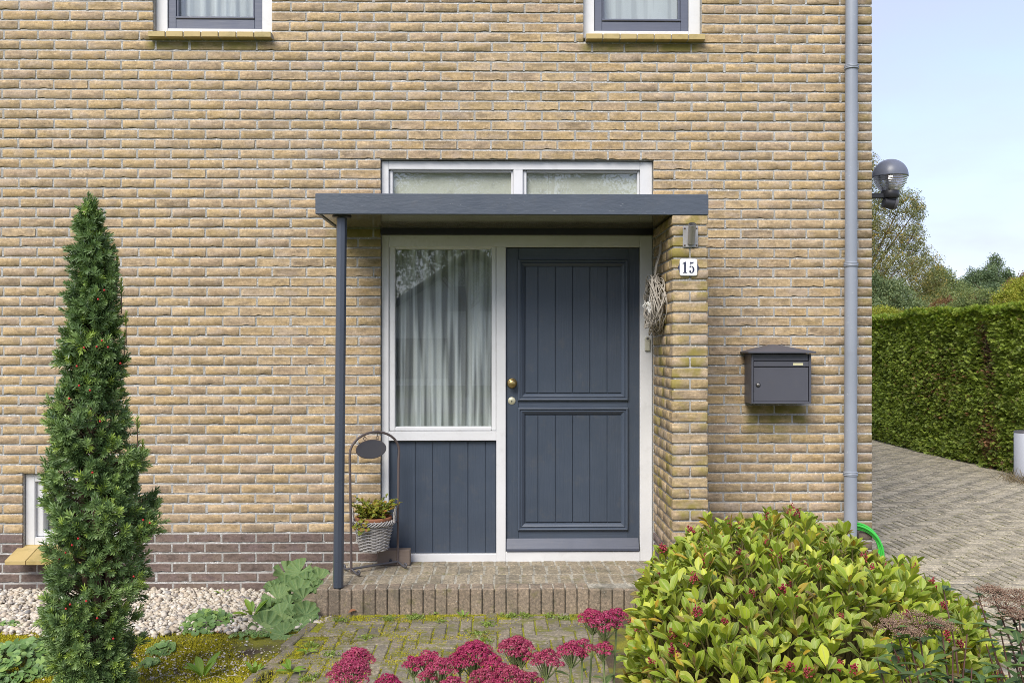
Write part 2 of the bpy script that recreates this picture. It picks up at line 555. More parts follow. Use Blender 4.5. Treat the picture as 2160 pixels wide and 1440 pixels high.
# ------------------------------------------------------------------ brick meshes
def brick_geo(L, H, D, seed, rough=1.0):
    """front face at y=0 looking to -y, centred in x and z; ragged outline; about 60 triangles"""
    r = random.Random(seed)
    hx, hz = L / 2, H / 2
    nx = 7 if L > .15 else 4
    chip = r.randrange(1, nx) if r.random() < .45 else -1
    ring = []
    j = lambda a: r.uniform(-a, a) * rough
    for i in range(nx + 1):                           # bottom edge, left to right
        t = i / nx
        ring.append((-hx + L * t + (0 if i in (0, nx) else j(.006)), -hz + j(.0013) + (.0012 if i in (0, nx) else 0) + (.005 if i == chip else 0)))
    ring.append((hx + j(.0012), j(.008)))
    for i in range(nx + 1):
        t = 1 - i / nx
        ring.append((-hx + L * t + (0 if i in (0, nx) else j(.006)), hz + j(.0011) - (.0012 if i in (0, nx) else 0)))
    ring.append((-hx + j(.0012), j(.008)))
    m = len(ring)
    inset = .0015
    V = []
    for x, z in ring:
        V.append((x - math.copysign(min(inset, abs(x)), x), j(.0004), z - math.copysign(min(inset, abs(z)), z)))
    for x, z in ring: V.append((x, .0018, z))
    for x, z in ring: V.append((x, D, z))
    V.append((0, 0, 0))
    c = 3 * m
    F = [(c, i, (i + 1) % m) for i in range(m)]
    T = []
    for k in (0, 1):
        for i in range(m):
            a, b = k * m + i, k * m + (i + 1) % m
            T += [(a, a + m, b + m), (a, b + m, b)]
    return np.array(V), np.array(F + T)[:, ::1]

def block_geo(dx, dy, dz, seed, ch=.003, jit=.0012):
    """chamfered block with its corner at the origin, 44 triangles, all six sides good"""
    r = random.Random(seed)
    V, idx = [], {}
    d = (dx, dy, dz)
    for cx in (0, 1):
        for cy in (0, 1):
            for cz in (0, 1):
                c = (cx, cy, cz)
                js = [r.uniform(-jit, jit) for _ in range(3)]
                for a in range(3):                    # the corner's vertex that lies on the face normal to axis a
                    p = []
                    for q in range(3):
                        s = c[q] * d[q]
                        if q != a: s += ch if c[q] == 0 else -ch
                        p.append(s + (js[q] if q != a else js[q] * .4))
                    idx[(c, a)] = len(V)
                    V.append(p)
    F = []
    for a in range(3):
        b, e = (a + 1) % 3, (a + 2) % 3
        for s in (0, 1):
            def cc(u, v):
                q = [0, 0, 0]; q[a] = s; q[b] = u; q[e] = v
                return tuple(q)
            q = [idx[(cc(u, v), a)] for u, v in ((0, 0), (1, 0), (1, 1), (0, 1))]
            if s == 0: q = q[::-1]
            F += [(q[0], q[1], q[2]), (q[0], q[2], q[3])]
    for a in range(3):                                # edges parallel to axis a
        b, e = (a + 1) % 3, (a + 2) % 3
        for u in (0, 1):
            for v in (0, 1):
                def cc(s):
                    q = [0, 0, 0]; q[a] = s; q[b] = u; q[e] = v
                    return tuple(q)
                q = [idx[(cc(0), b)], idx[(cc(1), b)], idx[(cc(1), e)], idx[(cc(0), e)]]
                if u == v: q = q[::-1]
                F += [(q[0], q[1], q[2]), (q[0], q[2], q[3])]
    for cx in (0, 1):
        for cy in (0, 1):
            for cz in (0, 1):
                c = (cx, cy, cz)
                q = [idx[(c, 0)], idx[(c, 1)], idx[(c, 2)]]
                if (cx + cy + cz) % 2 == 0: q = q[::-1]
                F.append(tuple(q))
    return np.array(V), np.array(F)

def geo_mesh(name, V, F, mat):
    me = bpy.data.meshes.new(name)
    me.from_pydata([tuple(p) for p in V], [], [tuple(int(i) for i in q) for q in F])
    bm = bmesh.new(); bm.from_mesh(me); bmesh.ops.recalc_face_normals(bm, faces=bm.faces); bm.to_mesh(me); bm.free()
    me.materials.append(mat)
    if name == 'brick':
        e = np.ones(len(V)); 
        if len(V) != 24: e[-1] = 0
        else: e[:] = .8
        at_ = me.attributes.new('edge', 'FLOAT', 'POINT'); at_.data.foreach_set('value', e.astype(np.float32))
    return me

# ------------------------------------------------------------------ ground, behind everything
def gm(name, n): M[name] = n.m
n = N('meadow'); col = n.mix(n.rng(n.noise(.5, 4), .4, .6), c4(.06, .09, .02), c4(.10, .12, .035)); n.set(Base_Color=col, Roughness=.95); gm('lawn', n)
mb = MB(); mb.add([(-400, -400, -.12), (400, -400, -.12), (400, 400, -.12), (-400, 400, -.12)], [(0, 1, 2, 3)])
ground = mb.build('ground', M['lawn'], fix=False)
tag(ground, 'flat green ground running away to the trees', kind='structure')

# ------------------------------------------------------------------ the house
house = thing('brick_house', 'yellow brick house front with dark brick plinth, projecting pier and blue grey door', 'house', (0, 0, 0))
def part_empty(name, parent=house):
    o = bpy.data.objects.new(name, None); o.empty_display_size = .05
    return link(o, parent)

def mortar_sheet(x0, x1, z0, z1, opens, Y, depth, name, parent, back=True):
    """a wall core with rectangular openings and their reveals"""
    xs = sorted({x0, x1, *[min(max(v, x0), x1) for o in opens for v in o[:2]]})
    zs = sorted({z0, z1, *[min(max(v, z0), z1) for o in opens for v in o[2:]]})
    def solid(i, k):
        if i < 0 or k < 0 or i >= len(xs) - 1 or k >= len(zs) - 1: return False
        cx, cz = (xs[i] + xs[i + 1]) / 2, (zs[k] + zs[k + 1]) / 2
        return not any(o[0] < cx < o[1] and o[2] < cz < o[3] for o in opens)
    m = MB()
    for i in range(len(xs) - 1):
        for k in range(len(zs) - 1):
            if not solid(i, k): continue
            a, b, c, d = xs[i], xs[i + 1], zs[k], zs[k + 1]
            m.add([(a, Y, c), (b, Y, c), (b, Y, d), (a, Y, d)], [(0, 1, 2, 3)])
            m.add([(a, Y + depth, c), (b, Y + depth, c), (b, Y + depth, d), (a, Y + depth, d)], [(3, 2, 1, 0)])
            for (p, q, s) in (((i - 1, k), (a, a, c, d), 0), ((i + 1, k), (b, b, c, d), 0), ((i, k - 1), (a, b, c, c), 1), ((i, k + 1), (a, b, d, d), 1)):
                if not solid(*p):
                    if s == 0: m.add([(q[0], Y, q[2]), (q[0], Y + depth, q[2]), (q[0], Y + depth, q[3]), (q[0], Y, q[3])], [(0, 1, 2, 3)])
                    else: m.add([(q[0], Y, q[2]), (q[1], Y, q[2]), (q[1], Y + depth, q[2]), (q[0], Y + depth, q[2])], [(0, 1, 2, 3)])
    return m.build(name, M['mortar'], parent, fix=False)

wall = mortar_sheet(WX0, WX1 - .009, WZ0, WZ1, OPEN, .0150, .28, 'wall', house)
plinth = part_empty('plinth')
pier = part_empty('pier')
# core of the pier, its mortar a little behind the brick faces
mb = MB(); mb.box(PX0 + .008, PX1 - .008, PY + .008, .008, -.05, PZ1 - .002)
pier_core = mb.build('mortar', M['mortar'], pier)

cands = []          # (kind, matrix-ish data ...) every brick of the house; the largest seen become parts
def see_area(x0, x1, z0, z1, Y):
    d = Y + DIST
    px0, px1 = 1050 + x0 / d * FPX, 1050 + x1 / d * FPX
    py0, py1 = 735 - (z1 - EYE) / d * FPX, 735 - (z0 - EYE) / d * FPX
    px0, px1 = max(px0, 0), min(px1, 2160)
    py0, py1 = max(py0, 0), min(py1, 1440)
    if px1 <= px0 or py1 <= py0: return 0
    cx, cy = (px0 + px1) / 2, (py0 + py1) / 2
    # hidden behind the yew, canopy, mailbox, pipe or shrubs
    if 110 < cx < 300 and cy > 620: return 0
    if 160 < cx < 235 and cy > 480: return 0
    if 665 < cx < 1493 and 409 < cy < 453: return 0
    if 1570 < cx < 1710 and 740 < cy < 850: return 0
    if cx > 1440 and cy > 1120 and cx < 1845: return 0
    return (px1 - px0) * (py1 - py0)

HB = .0510            # brick height
rb = random.Random(3)
joint_v, joint_f = [], []
def jquad(*p):
    n0 = len(joint_v); joint_v.extend(p); joint_f.append((n0, n0 + 1, n0 + 2, n0 + 3))
for k in range(-7, 74):
    z0, z1 = course(k) + .0045, course(k) + .0045 + HB
    if z1 > WZ1: break
    zc = (z0 + z1) / 2
    dark = k < 0
    solid = [(WX0, WX1)]
    for o in OPEN:
        if o[2] < zc < o[3]:
            nw = []
            for a, b in solid:
                if o[1] <= a or o[0] >= b: nw.append((a, b)); continue
                if o[0] > a: nw.append((a, o[0]))
                if o[1] < b: nw.append((o[1], b))
            solid = nw
    # courses hidden by the pier are still laid through behind it, except where it stands
    phase = ax(77) + (0 if k % 2 == 0 else BL / 2) + rb.uniform(-.006, .006)
    for a, b in solid:
        j = math.floor((a - phase) / BL)
        cuts = [a]
        x = phase + (j + 1) * BL
        while x < b - .045:
            if x > a + .045: cuts.append(x + rb.uniform(-.004, .004))
            x += BL
        cuts.append(b)
        rgh = lambda: rb.uniform(-.0012, .0012)
        xs_ = np.linspace(a + .002, b - .002, max(2, int((b - a) / .03)))
        y_lo, y_hi = [.0022 + rgh() for _ in xs_], [.0078 + rgh() for _ in xs_]
        zb_ = course(k) - .0045 - (.0035 if True else 0)
        for q in range(len(xs_) - 1):
            jquad((xs_[q], y_lo[q], course(k + 1) - .0095), (xs_[q + 1], y_lo[q + 1], course(k + 1) - .0095), (xs_[q + 1], y_hi[q + 1], course(k + 1) + .006), (xs_[q], y_hi[q], course(k + 1) + .006))
        for xc in cuts[1:-1]:
            yy = .0026 + rb.uniform(-.001, .0015)
            jquad((xc - .009, yy, z0 - .003), (xc + .009, yy + rgh(), z0 - .003), (xc + .009, yy, z1 + .003), (xc - .009, yy + rgh(), z1 + .003))
        for c in range(len(cuts) - 1):
            g0 = .001 if c == 0 else .006
            g1 = .001 if c == len(cuts) - 2 else .006
            x0, x1 = cuts[c] + g0, cuts[c + 1] - g1
            if PX0 - .01 < (x0 + x1) / 2 < PX1 + .01 and z1 < PZ1 and (x0 > PX0 - .02 and x1 < PX1 + .02): continue
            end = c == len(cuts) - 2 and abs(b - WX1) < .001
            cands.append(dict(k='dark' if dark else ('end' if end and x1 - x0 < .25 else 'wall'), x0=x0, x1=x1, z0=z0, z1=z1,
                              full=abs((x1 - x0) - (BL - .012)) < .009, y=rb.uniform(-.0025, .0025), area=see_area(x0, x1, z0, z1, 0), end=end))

tag(npmesh('pointing', np.array(joint_v), np.array(joint_f), M['mortar'], wall), kind='stuff')
# bricks of the pier: alternate courses of one stretcher and of two headers on its face
kp = 0
for k in range(-6, 31):
    z0, z1 = course(k) + .0045, course(k) + .0045 + HB
    if z0 > PZ1 - .02: break
    z1 = min(z1, PZ1)
    dark = k < 0
    if k % 2 == 0:
        pcs = [(PX0, PX1, PY, PY + .100)]
        ys = [PY + .110, PY + .330, PY + .550]
    else:
        pcs = [(PX0, PX0 + .099, PY, PY + .210), (PX0 + .109, PX1, PY, PY + .210)]
        ys = [PY + .220, PY + .440]
    for y in ys:
        y1 = min(y + .210, -.002)
        if y1 - y > .02:
            pcs.append((PX0, PX0 + .099, y, y1)); pcs.append((PX0 + .109, PX1, y, y1))
    for x0, x1, y0, y1 in pcs:
        A = see_area(x0, x1, z0, z1, y0) if y0 < PY + .01 else 0
        if x0 == PX0:
            a0, a1 = 1050 + x0 / (y1 + DIST) * FPX, 1050 + x0 / (y0 + DIST) * FPX
            if z1 > EYE - 1.2: A += (a1 - a0) * (z1 - z0) / (y0 + DIST) * FPX
        cands.append(dict(k='pdark' if dark else 'pier', x0=x0, x1=x1, y0=y0, y1=y1, z0=z0, z1=z1, area=A))

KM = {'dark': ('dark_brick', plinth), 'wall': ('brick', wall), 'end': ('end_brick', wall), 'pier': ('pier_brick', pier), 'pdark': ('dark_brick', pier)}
wallish = [c for c in cands if c['area'] > 0 and c['k'] in ('wall', 'end', 'pier', 'pdark')]
def mid(c): return abs((c['x0'] + c['x1']) / 2 - .25) + abs((c['z0'] + c['z1']) / 2 - 1.75)
wallish.sort(key=lambda c: (-round(min(c['area'], 1250) / 90), mid(c)))
single = {id(c) for c in wallish[:300]}
single |= {id(c) for c in cands if c['k'] == 'dark' and c['area'] > 500}
brick_cache = {}
def cached(key, fn, mat):
    if key not in brick_cache:
        V, F = fn()
        brick_cache[key] = geo_mesh('brick', V, F, mat)
    return brick_cache[key]
rest = {}
for i, c in enumerate(cands):
    if c['k'] in ('pier', 'pdark'):
        dx, dy, dz = c['x1'] - c['x0'], c['y1'] - c['y0'], c['z1'] - c['z0']
        o3 = (c['x0'] + rb.uniform(-.0015, .0015), c['y0'] + rb.uniform(-.0015, .0015), c['z0'])
        if id(c) in single:
            me = cached((c['k'], round(dx, 3), round(dy, 3), i % 3), lambda: block_geo(dx, dy, dz, i, .0035, .002), M[KM[c['k']][0]])
            o = bpy.data.objects.new('brick', me); link(o, KM[c['k']][1]); o.location = o3
        else:
            V, F = block_geo(dx, dy, dz, i, .0035, .002)
            rest.setdefault(c['k'], []).append((V + np.array(o3), F, [np.full(len(V), rb.random()), np.full(len(V), .8)]))
        continue
    L = c['x1'] - c['x0']
    p = ((c['x0'] + c['x1']) / 2, c['y'], (c['z0'] + c['z1']) / 2)
    if c['end']:
        # the corner bricks turn round the building's edge: whole blocks
        V, F = block_geo(L, .21 if L < .15 else .10, HB, i, .0035, .002)
        V = V + np.array((c['x0'], c['y'], c['z0']))
        if id(c) in single:
            me = geo_mesh('brick', V - np.array(p), F, M[KM[c['k']][0]])
            o = bpy.data.objects.new('brick', me); link(o, KM[c['k']][1]); o.location = p
        else:
            rest.setdefault(c['k'], []).append((V, F, [np.full(len(V), rb.random()), np.full(len(V), .8)]))
        continue
    if id(c) in single:
        if c['full']:
            vi = rb.randrange(14)
            me = cached((c['k'], 'full', vi), lambda: brick_geo(BL - .012, HB, .07, 100 + vi), M[KM[c['k']][0]])
            o = bpy.data.objects.new('brick', me); link(o, KM[c['k']][1])
            o.location = p; o.scale = (L / (BL - .012), 1, 1); o.rotation_euler = (0, rb.uniform(-.006, .006), 0)
        else:
            V, F = brick_geo(L, HB, .07, i)
            o = bpy.data.objects.new('brick', geo_mesh('brick', V, F, M[KM[c['k']][0]])); link(o, KM[c['k']][1]); o.location = p
    else:
        V, F = brick_geo(L, HB, .07, i)
        a = rb.uniform(-.006, .006)
        V = V @ np.array([[1, 0, -a], [0, 1, 0], [a, 0, 1]]) + np.array(p)
        rest.setdefault(c['k'], []).append((V, F, [np.full(len(V), rb.random()), np.r_[np.ones(len(V) - 1), 0]]))
for k_, lst in rest.items():
    V, F, A = join(lst)
    o = npmesh('brick_courses', V, F, M[KM[k_][0]], KM[k_][1], {'rnd': A[0], 'edge': A[1]})
    bm = bmesh.new(); bm.from_mesh(o.data); bmesh.ops.recalc_face_normals(bm, faces=bm.faces); bm.to_mesh(o.data); bm.free()
    tag(o, kind='stuff')
# mortar behind the plinth courses lies with the wall core

# side and back walls, simple ceilings and floors inside so that the windows look into rooms
mb = MB()
mb.box(WX1 - .30, WX1 - .010, .30, 9.0, -.3, WZ1)
mb.box(WX0, WX0 + .25, .30, 9.0, -.3, WZ1)
mb.box(WX0 + .25, WX1 - .30, 8.8, 9.0, -.3, WZ1)
mb.build('side_wall', M['mortar'], house)
mb = MB()
mb.box(WX0 + .26, WX1 - .31, 2.6, 2.7, .1, 4.9)
mb.box(WX0 + .26, WX1 - .31, .292, 2.6, 2.85, 2.95)
mb.box(WX0 + .26, WX1 - .31, .292, 2.6, 4.9, 5.0)
mb.build('inner_wall', M['inner'], house)
mb = MB(); mb.box(WX0 + .26, WX1 - .31, .292, 2.6, .08, .14); mb.build('inner_floor', M['roomfloor'], house)

mb = MB()
mb.add([(WX0 - .2, -.32, WZ1 - .02), (WX1 + .2, -.32, WZ1 - .02), (WX1 + .2, 4.5, WZ1 + 3.2), (WX0 - .2, 4.5, WZ1 + 3.2), (WX1 + .2, 9.3, WZ1 - .02), (WX0 - .2, 9.3, WZ1 - .02),
        (WX0 - .2, -.32, WZ1 + .10), (WX1 + .2, -.32, WZ1 + .10), (WX1 + .2, 4.5, WZ1 + 3.35), (WX0 - .2, 4.5, WZ1 + 3.35), (WX1 + .2, 9.3, WZ1 + .10), (WX0 - .2, 9.3, WZ1 + .10)],
       [(0, 1, 2, 3), (3, 2, 4, 5), (6, 9, 8, 7), (9, 11, 10, 8), (0, 6, 7, 1), (5, 4, 10, 11), (1, 7, 8, 2), (2, 8, 10, 4), (0, 3, 9, 6), (3, 5, 11, 9), (0, 5, 4, 1)])
mb.build('roof', M['felt'], house)
# --- upper windows -----------------------------------------------------------------
def upper_window(x0, x1, lab):
    w = part_empty('window')
    w['label'] = lab
    zb = UZ0 + .046                                   # underside of the white frame
    zt = UZ1 - .004
    Y = .055
    f = .048
    mb = MB()
    mb.box(x0 + .001, x0 + f + .028, Y, Y + .10, zb, zt)
    mb.box(x1 - f - .028, x1 - .001, Y, Y + .10, zb, zt)
    mb.box(x0 + f + .028, x1 - f - .028, Y, Y + .10, zb, zb + .050)
    mb.box(x0 + f + .028, x1 - f - .028, Y, Y + .10, zt - .060, zt)
    zt -= .062
    mb.build('frame', M['white_h'], w, bevel=.003)
    a, b, zz = x0 + f + .030, x1 - f - .030, zb + .052
    mb = MB()
    mb.box(a, a + .050, Y + .012, Y + .07, zz, zt); mb.box(b - .050, b, Y + .012, Y + .07, zz, zt)
    mb.box(a + .050, b - .050, Y + .012, Y + .07, zz, zz + .064)
    mb.box(a + .050, b - .050, Y + .012, Y + .07, zt - .06, zt)
    mb.box(a + .050, b - .050, Y + .004, Y + .03, zz + .066, zz + .080)        # glazing bead throws a thin shadow
    mb.box(a + .052, a + .064, Y + .020, Y + .06, zz + .081, zt - .061); mb.box(b - .064, b - .052, Y + .020, Y + .06, zz + .081, zt - .061)
    mb.build('sash', M['sash'], w, bevel=.003)
    mb = MB(); mb.box(a + .06, b - .06, Y + .045, Y + .050, zz + .07, zt); mb.build('pane', M['glass'], w)
    # tiles of the sill
    sx0, sx1 = x0 + (-.012 if x0 < 0 else .010), x1 + .012
    nt = 7
    for i in range(nt):
        u0 = sx0 + (sx1 - sx0) * i / nt; u1 = sx0 + (sx1 - sx0) * (i + 1) / nt
        V, F = block_geo(u1 - u0 - .006, .14, .036, i, .003, .001)
        o = bpy.data.objects.new('sill_tile', geo_mesh('sill_tile', V, F, M['tile'])); link(o, w)
        o.location = (u0 + .003, -.055, UZ0 + .004)
    mb = MB(); mb.box(sx0 + .002, sx1 - .002, -.046, .05, UZ0 + .006, UZ0 + .036); mb.build('sill_mortar', M['mortar'], w)
    return a, b, zz, zt
uwin = [upper_window(*UW[0], 'blue grey sash window above the yew, white pleated net behind it'),
        upper_window(*UW[1], 'blue grey sash window above the door, plain net behind it')]

# --- basement window ----------------------------------------------------------------
w = part_empty('window'); w['label'] = 'small white basement window half hidden by the yew'
x0, x1 = BW; zb = az(1150, .02, 60); zt = BWZ1 - .004; Y = .035
mb = MB()
mb.box(x0 + .002, x0 + .062, Y, Y + .1, zb, zt); mb.box(x1 - .062, x1 - .002, Y, Y + .1, zb, zt)
mb.box(x0 + .062, x1 - .062, Y, Y + .1, zt - .050, zt); mb.box(x0 + .062, x1 - .062, Y, Y + .1, zb, zb + .050)
mb.build('frame', M['white'], w, bevel=.003)
mb = MB()
mb.box(x0 + .064, x0 + .105, Y + .025, Y + .09, zb + .052, zt - .052); mb.box(x1 - .105, x1 - .064, Y + .025, Y + .09, zb + .052, zt - .052)
mb.box(x0 + .105, x1 - .105, Y + .025, Y + .09, zt - .085, zt - .052); mb.box(x0 + .105, x1 - .105, Y + .025, Y + .09, zb + .052, zb + .085)
mb.box(x0 + .107, x1 - .107, Y + .035, Y + .06, zt - .135, zt - .128)
mb.build('sash', M['white'], w, bevel=.004)
mb = MB(); mb.box(x0 + .1, x1 - .1, Y + .065, Y + .070, zb + .08, zt - .08); mb.build('pane', M['glass'], w)
# sloping tile sill
sb0, sb1 = at(47, 1150, .05), at(24, 1180, -.13)
for i in range(5):
    u0, u1 = i / 5, (i + 1) / 5
    xa, xb = x0 - .035 + (x1 - x0 + .05) * u0 + .002, x0 - .035 + (x1 - x0 + .05) * u1 - .002
    V = [(xa, -.15, .185), (xb, -.15, .185), (xb, .06, .252), (xa, .06, .252), (xa, -.15, .213), (xb, -.15, .213), (xb, .06, .280), (xa, .06, .280)]
    V = [(v[0], v[1], v[2] - .012) for v in V]
    mb = MB(); mb.add(V, [(3, 2, 1, 0), (4, 5, 6, 7), (0, 1, 5, 4), (1, 2, 6, 5), (2, 3, 7, 6), (3, 0, 4, 7)])
    mb.build('sill_tile', M['tile'], w, bevel=.002)

# --- door frame with side window, transom and panel ----------------------------------
FY = .035                                               # front of the white frame
fr = part_empty('door_frame')
fx = lambda px: ax(px, FY)
fz = lambda py: az(py, FY)
L0, L1, Mx0, Mx1, R0, R1 = DX0 + .002, fx(820), fx(1047), fx(1067), fx(1350), DX1 - .003
zt, zb = DZ1 - .004, fz(1185)
def member(x0, x1, y0, y1, z0, z1, mat='white', name='frame', parent=None, bevel=.003):
    m = MB(); m.box(x0, x1, y0, y1, z0, z1)
    return m.build(name, M[mat], parent or fr, bevel=bevel)
zhead0, zhead1 = fz(521), fz(478)
member(L0, L1, FY, FY + .12, zb, zt, name='stile')
member(R0, R1, FY, FY + .12, zb, zt, name='stile')
member(L1, R0, FY, FY + .12, fz(358), zt, 'white_h', name='head')
member(L1, R0, FY, FY + .12, zhead0, fz(430), 'white_h', name='rail')
tmx0, tmx1 = fx(1083), fx(1103)
member(tmx0, tmx1, FY, FY + .12, fz(430), fz(358), name='mullion')
member(Mx0, Mx1, FY, FY + .12, zb, zhead0, name='mullion')
member(L1, Mx0, FY, FY + .12, fz(929), fz(909), 'white_h', name='rail')
member(L1, Mx0, FY, FY + .12, zb, fz(1168), 'white_h', name='sill')
member(Mx1, R0, FY - .004, FY + .12, zb, fz(1163), 'white_h', name='threshold')
# beads of the side window, set proud like the photo's inner frame
a, b, c, d = fx(833), fx(1037), fz(900), fz(525)
for (x0, x1, z0, z1) in ((L1 + .001, a, fz(908), fz(513)), (b, Mx0 - .001, fz(908), fz(513)), (a + .0005, b - .0005, fz(908), c), (a + .0005, b - .0005, d, fz(513))):
    member(x0, x1, FY + .012, FY + .08, z0, z1, name='bead', bevel=.004)
member(L1 + .001, Mx0 - .001, FY + .014, FY + .08, fz(512.5), zhead0 - .001, 'white_h', name='bead')
mb = MB(); mb.box(a - .005, b + .005, FY + .035, FY + .041, c - .005, d + .005); mb.build('pane', M['glass'], fr)
# transom lights
for (x0, x1) in ((L1, tmx0), (tmx1, R0)):
    i0 = .025
    member(x0 + .001, x0 + i0, FY + .02, FY + .09, fz(430) + .001, fz(358) - .001, name='bead', bevel=.004)
    member(x1 - .014, x1 - .001, FY + .02, FY + .09, fz(430) + .001, fz(358) - .001, name='bead', bevel=.004)
    member(x0 + i0, x1 - .014, FY + .02, FY + .09, fz(362), fz(358) - .001, 'white_h', name='bead')
    mb = MB(); mb.box(x0 + .02, x1 - .01, FY + .045, FY + .050, fz(430) + .002, fz(361)); mb.build('pane', M['glass'], fr)
# lower panel of upright boards
px = [821, 838.5, 875.6, 912, 949, 987, 1024, 1046]
for i in range(7):
    member(fx(px[i]) + .0015, fx(px[i + 1]) - .0015, FY + .030, FY + .055, fz(1168) + .001, fz(931) - .001, 'blue', 'plank', bevel=.003)
member(L1 + .001, Mx0 - .001, FY + .036, FY + .07, fz(1168) + .002, fz(931) - .002, 'blue', 'backing', bevel=0)
# the dark batten between frame and canopy
member(DX0 + .003, DX1 - .003, -.004, FY - .002, fz(497), fz(480), 'black', 'batten')

# --- the door -----------------------------------------------------------------------
dr = part_empty('door')
DY = FY + .022
e0, e1, ez0, ez1 = Mx1 + .003, R0 - .003, fz(1161), zhead0 - .003
member(e0, e1, DY + .012, DY + .05, ez0, ez1, 'blue', 'leaf', dr, .002)
PXS = [1108, 1135, 1171.7, 1208, 1244.6, 1281, 1315]
def dx(p): return ax(p, DY)
def dz_(p): return az(p, DY)
for (t, b_) in ((563, 827), (877, 1100)):
    for i in range(6):
        member(dx(PXS[i]) + .0014, dx(PXS[i + 1]) - .0014, DY + .004, DY + .011, dz_(b_) - .004, dz_(t) + .004, 'blue', 'plank', dr, .0025)
# stiles and rails of the leaf
s0, s1 = dx(1094), dx(1323)
member(e0, s0, DY, DY + .0115, ez0 + .001, ez1 - .001, 'blue', 'stile', dr, .002)
member(s1, e1, DY, DY + .0115, ez0 + .001, ez1 - .001, 'blue', 'stile', dr, .002)
member(s0 + .0005, s1 - .0005, DY + .0005, DY + .0115, dz_(550), ez1 - .001, 'blue_h', 'rail', dr, .001)
member(s0 + .0005, s1 - .0005, DY + .0005, DY + .0115, dz_(861), dz_(842), 'blue_h', 'rail', dr, .001)
member(s0 + .0005, s1 - .0005, DY + .0005, DY + .0115, ez0 + .001, dz_(1116), 'blue_h', 'rail', dr, .001)
def moulding(x0, x1, z0, z1):
    """mitred frame moulding: raised outer roll, groove, inner slope"""
    prof = [(0, .0), (.002, -.016), (.008, -.020), (.014, -.018), (.017, -.010), (.021, -.010), (.026, -.015), (.040, -.004), (.046, .003), (.046, .008)]
    m = MB()
    V = []
    for i, y in prof:
        V += [(x0 + i, DY + y, z0 + i), (x1 - i, DY + y, z0 + i), (x1 - i, DY + y, z1 - i), (x0 + i, DY + y, z1 - i)]
    F = []
    for i in range(len(prof) - 1):
        for k in range(4):
            F.append((i * 4 + k, i * 4 + (k + 1) % 4, i * 4 + 4 + (k + 1) % 4, i * 4 + 4 + k))
    m.add(V, F)
    return m.build('moulding', M['blue_h'], dr)
moulding(dx(1092), dx(1325), dz_(845), dz_(547))
moulding(dx(1092), dx(1325), dz_(1118), dz_(859))
# weather bar
mb = MB(); x0, x1 = e0 + .001, e1 - .004; z0, z1 = dz_(1160), dz_(1134)
mb.add([(x0, DY - .004, z1), (x1, DY - .004, z1), (x1, DY - .036, z0 + .016), (x0, DY - .036, z0 + .016), (x1, DY - .036, z0), (x0, DY - .036, z0), (x1, DY - .001, z0), (x0, DY - .001, z0)],
       [(0, 3, 2, 1), (3, 5, 4, 2), (5, 7, 6, 4), (0, 7, 5, 3), (1, 2, 4, 6), (0, 1, 6, 7)])
M['bar'] = paint('weather_bar_paint', (.075, .086, .122), .4, .4, .1, stretch=(.05, 1, 1))
mb.build('weather_bar', M['bar'], dr, bevel=.002)
p = at(1080, 808, DY)
mb = MB(); mb.lathe([(.034, 0), (.034, .004), (.030, .010), (.024, .013), (.014, .016), (.013, .028), (.020, .034), (.026, .042), (.0265, .050), (.022, .056), (.012, .060), (0, .061)], (p.x, DY, p.z), 24, 0, 'y')
mb.build('knob', M['brass'], dr)
p = at(1079.5, 845, DY)
mb = MB(); mb.lathe([(.0255, 0), (.0255, .002), (.023, .0045), (0, .005)], (p.x, DY, p.z), 24, 0, 'y'); mb.build('lock_rose', M['brass_pale'], dr)
mb = MB(); mb.box(p.x - .002, p.x + .002, DY - .0065, DY - .004, p.z - .010, p.z - .001); mb.lathe([(.0035, 0), (.0035, .0065)], (p.x, DY, p.z), 10, 0, 'y'); mb.build('keyhole', M['rubber'], dr)

# --- canopy --------------------------------------------------------------------------
CY = -.645
can = thing('porch_canopy', 'flat porch canopy with weathered dark blue fascia on a slim post and brick pier', 'canopy', (0, 0, 0))
cx0, cx1 = ax(665, CY), PX1 + .002
cz0, cz1 = az(452.5, CY), az(409, CY)
mb = MB(); mb.box(cx0, cx1, CY, CY + .025, cz0, cz1); mb.build('fascia_board', M['fascia'], can, bevel=.003)
mb = MB(); mb.box(cx0 + .0015, cx0 + .0245, CY + .026, -.004, cz0 + .001, cz1 - .002); mb.build('side_board', M['fascia'], can, bevel=.003)
mb = MB(); mb.box(cx1 - .0245, cx1 - .0015, CY + .026, -.004, cz0 + .004, cz1 - .002); mb.build('side_board', M['fascia'], can, bevel=.003)
mb = MB(); mb.box(cx0 + .026, cx1 - .026, CY + .026, -.004, cz0 + .007, cz0 + .022); mb.build('soffit', M['soffit'], can)
mb = MB(); mb.box(cx0 + .026, cx1 - .026, CY + .026, -.004, cz0 + .030, cz1 - .008); mb.build('roof_deck', M['felt'], can)
# post: eight-sided tube with a round flange
pt, pb = at(721, 456, -.56), at(713.5, 1237, -.615)
pb.z = .149
mb = MB(); mb.tube([pb, pt], .031, 8, smooth=False); post = mb.build('post', M['post'], can, bevel=.002)
mb = MB(); mb.lathe([(.030, -.014), (.052, -.014), (.056, -.010), (.056, 0), (.050, .002), (0, .002)], (pt.x, pt.y, cz0 + .004), 24); mb.build('flange', M['black'], can)

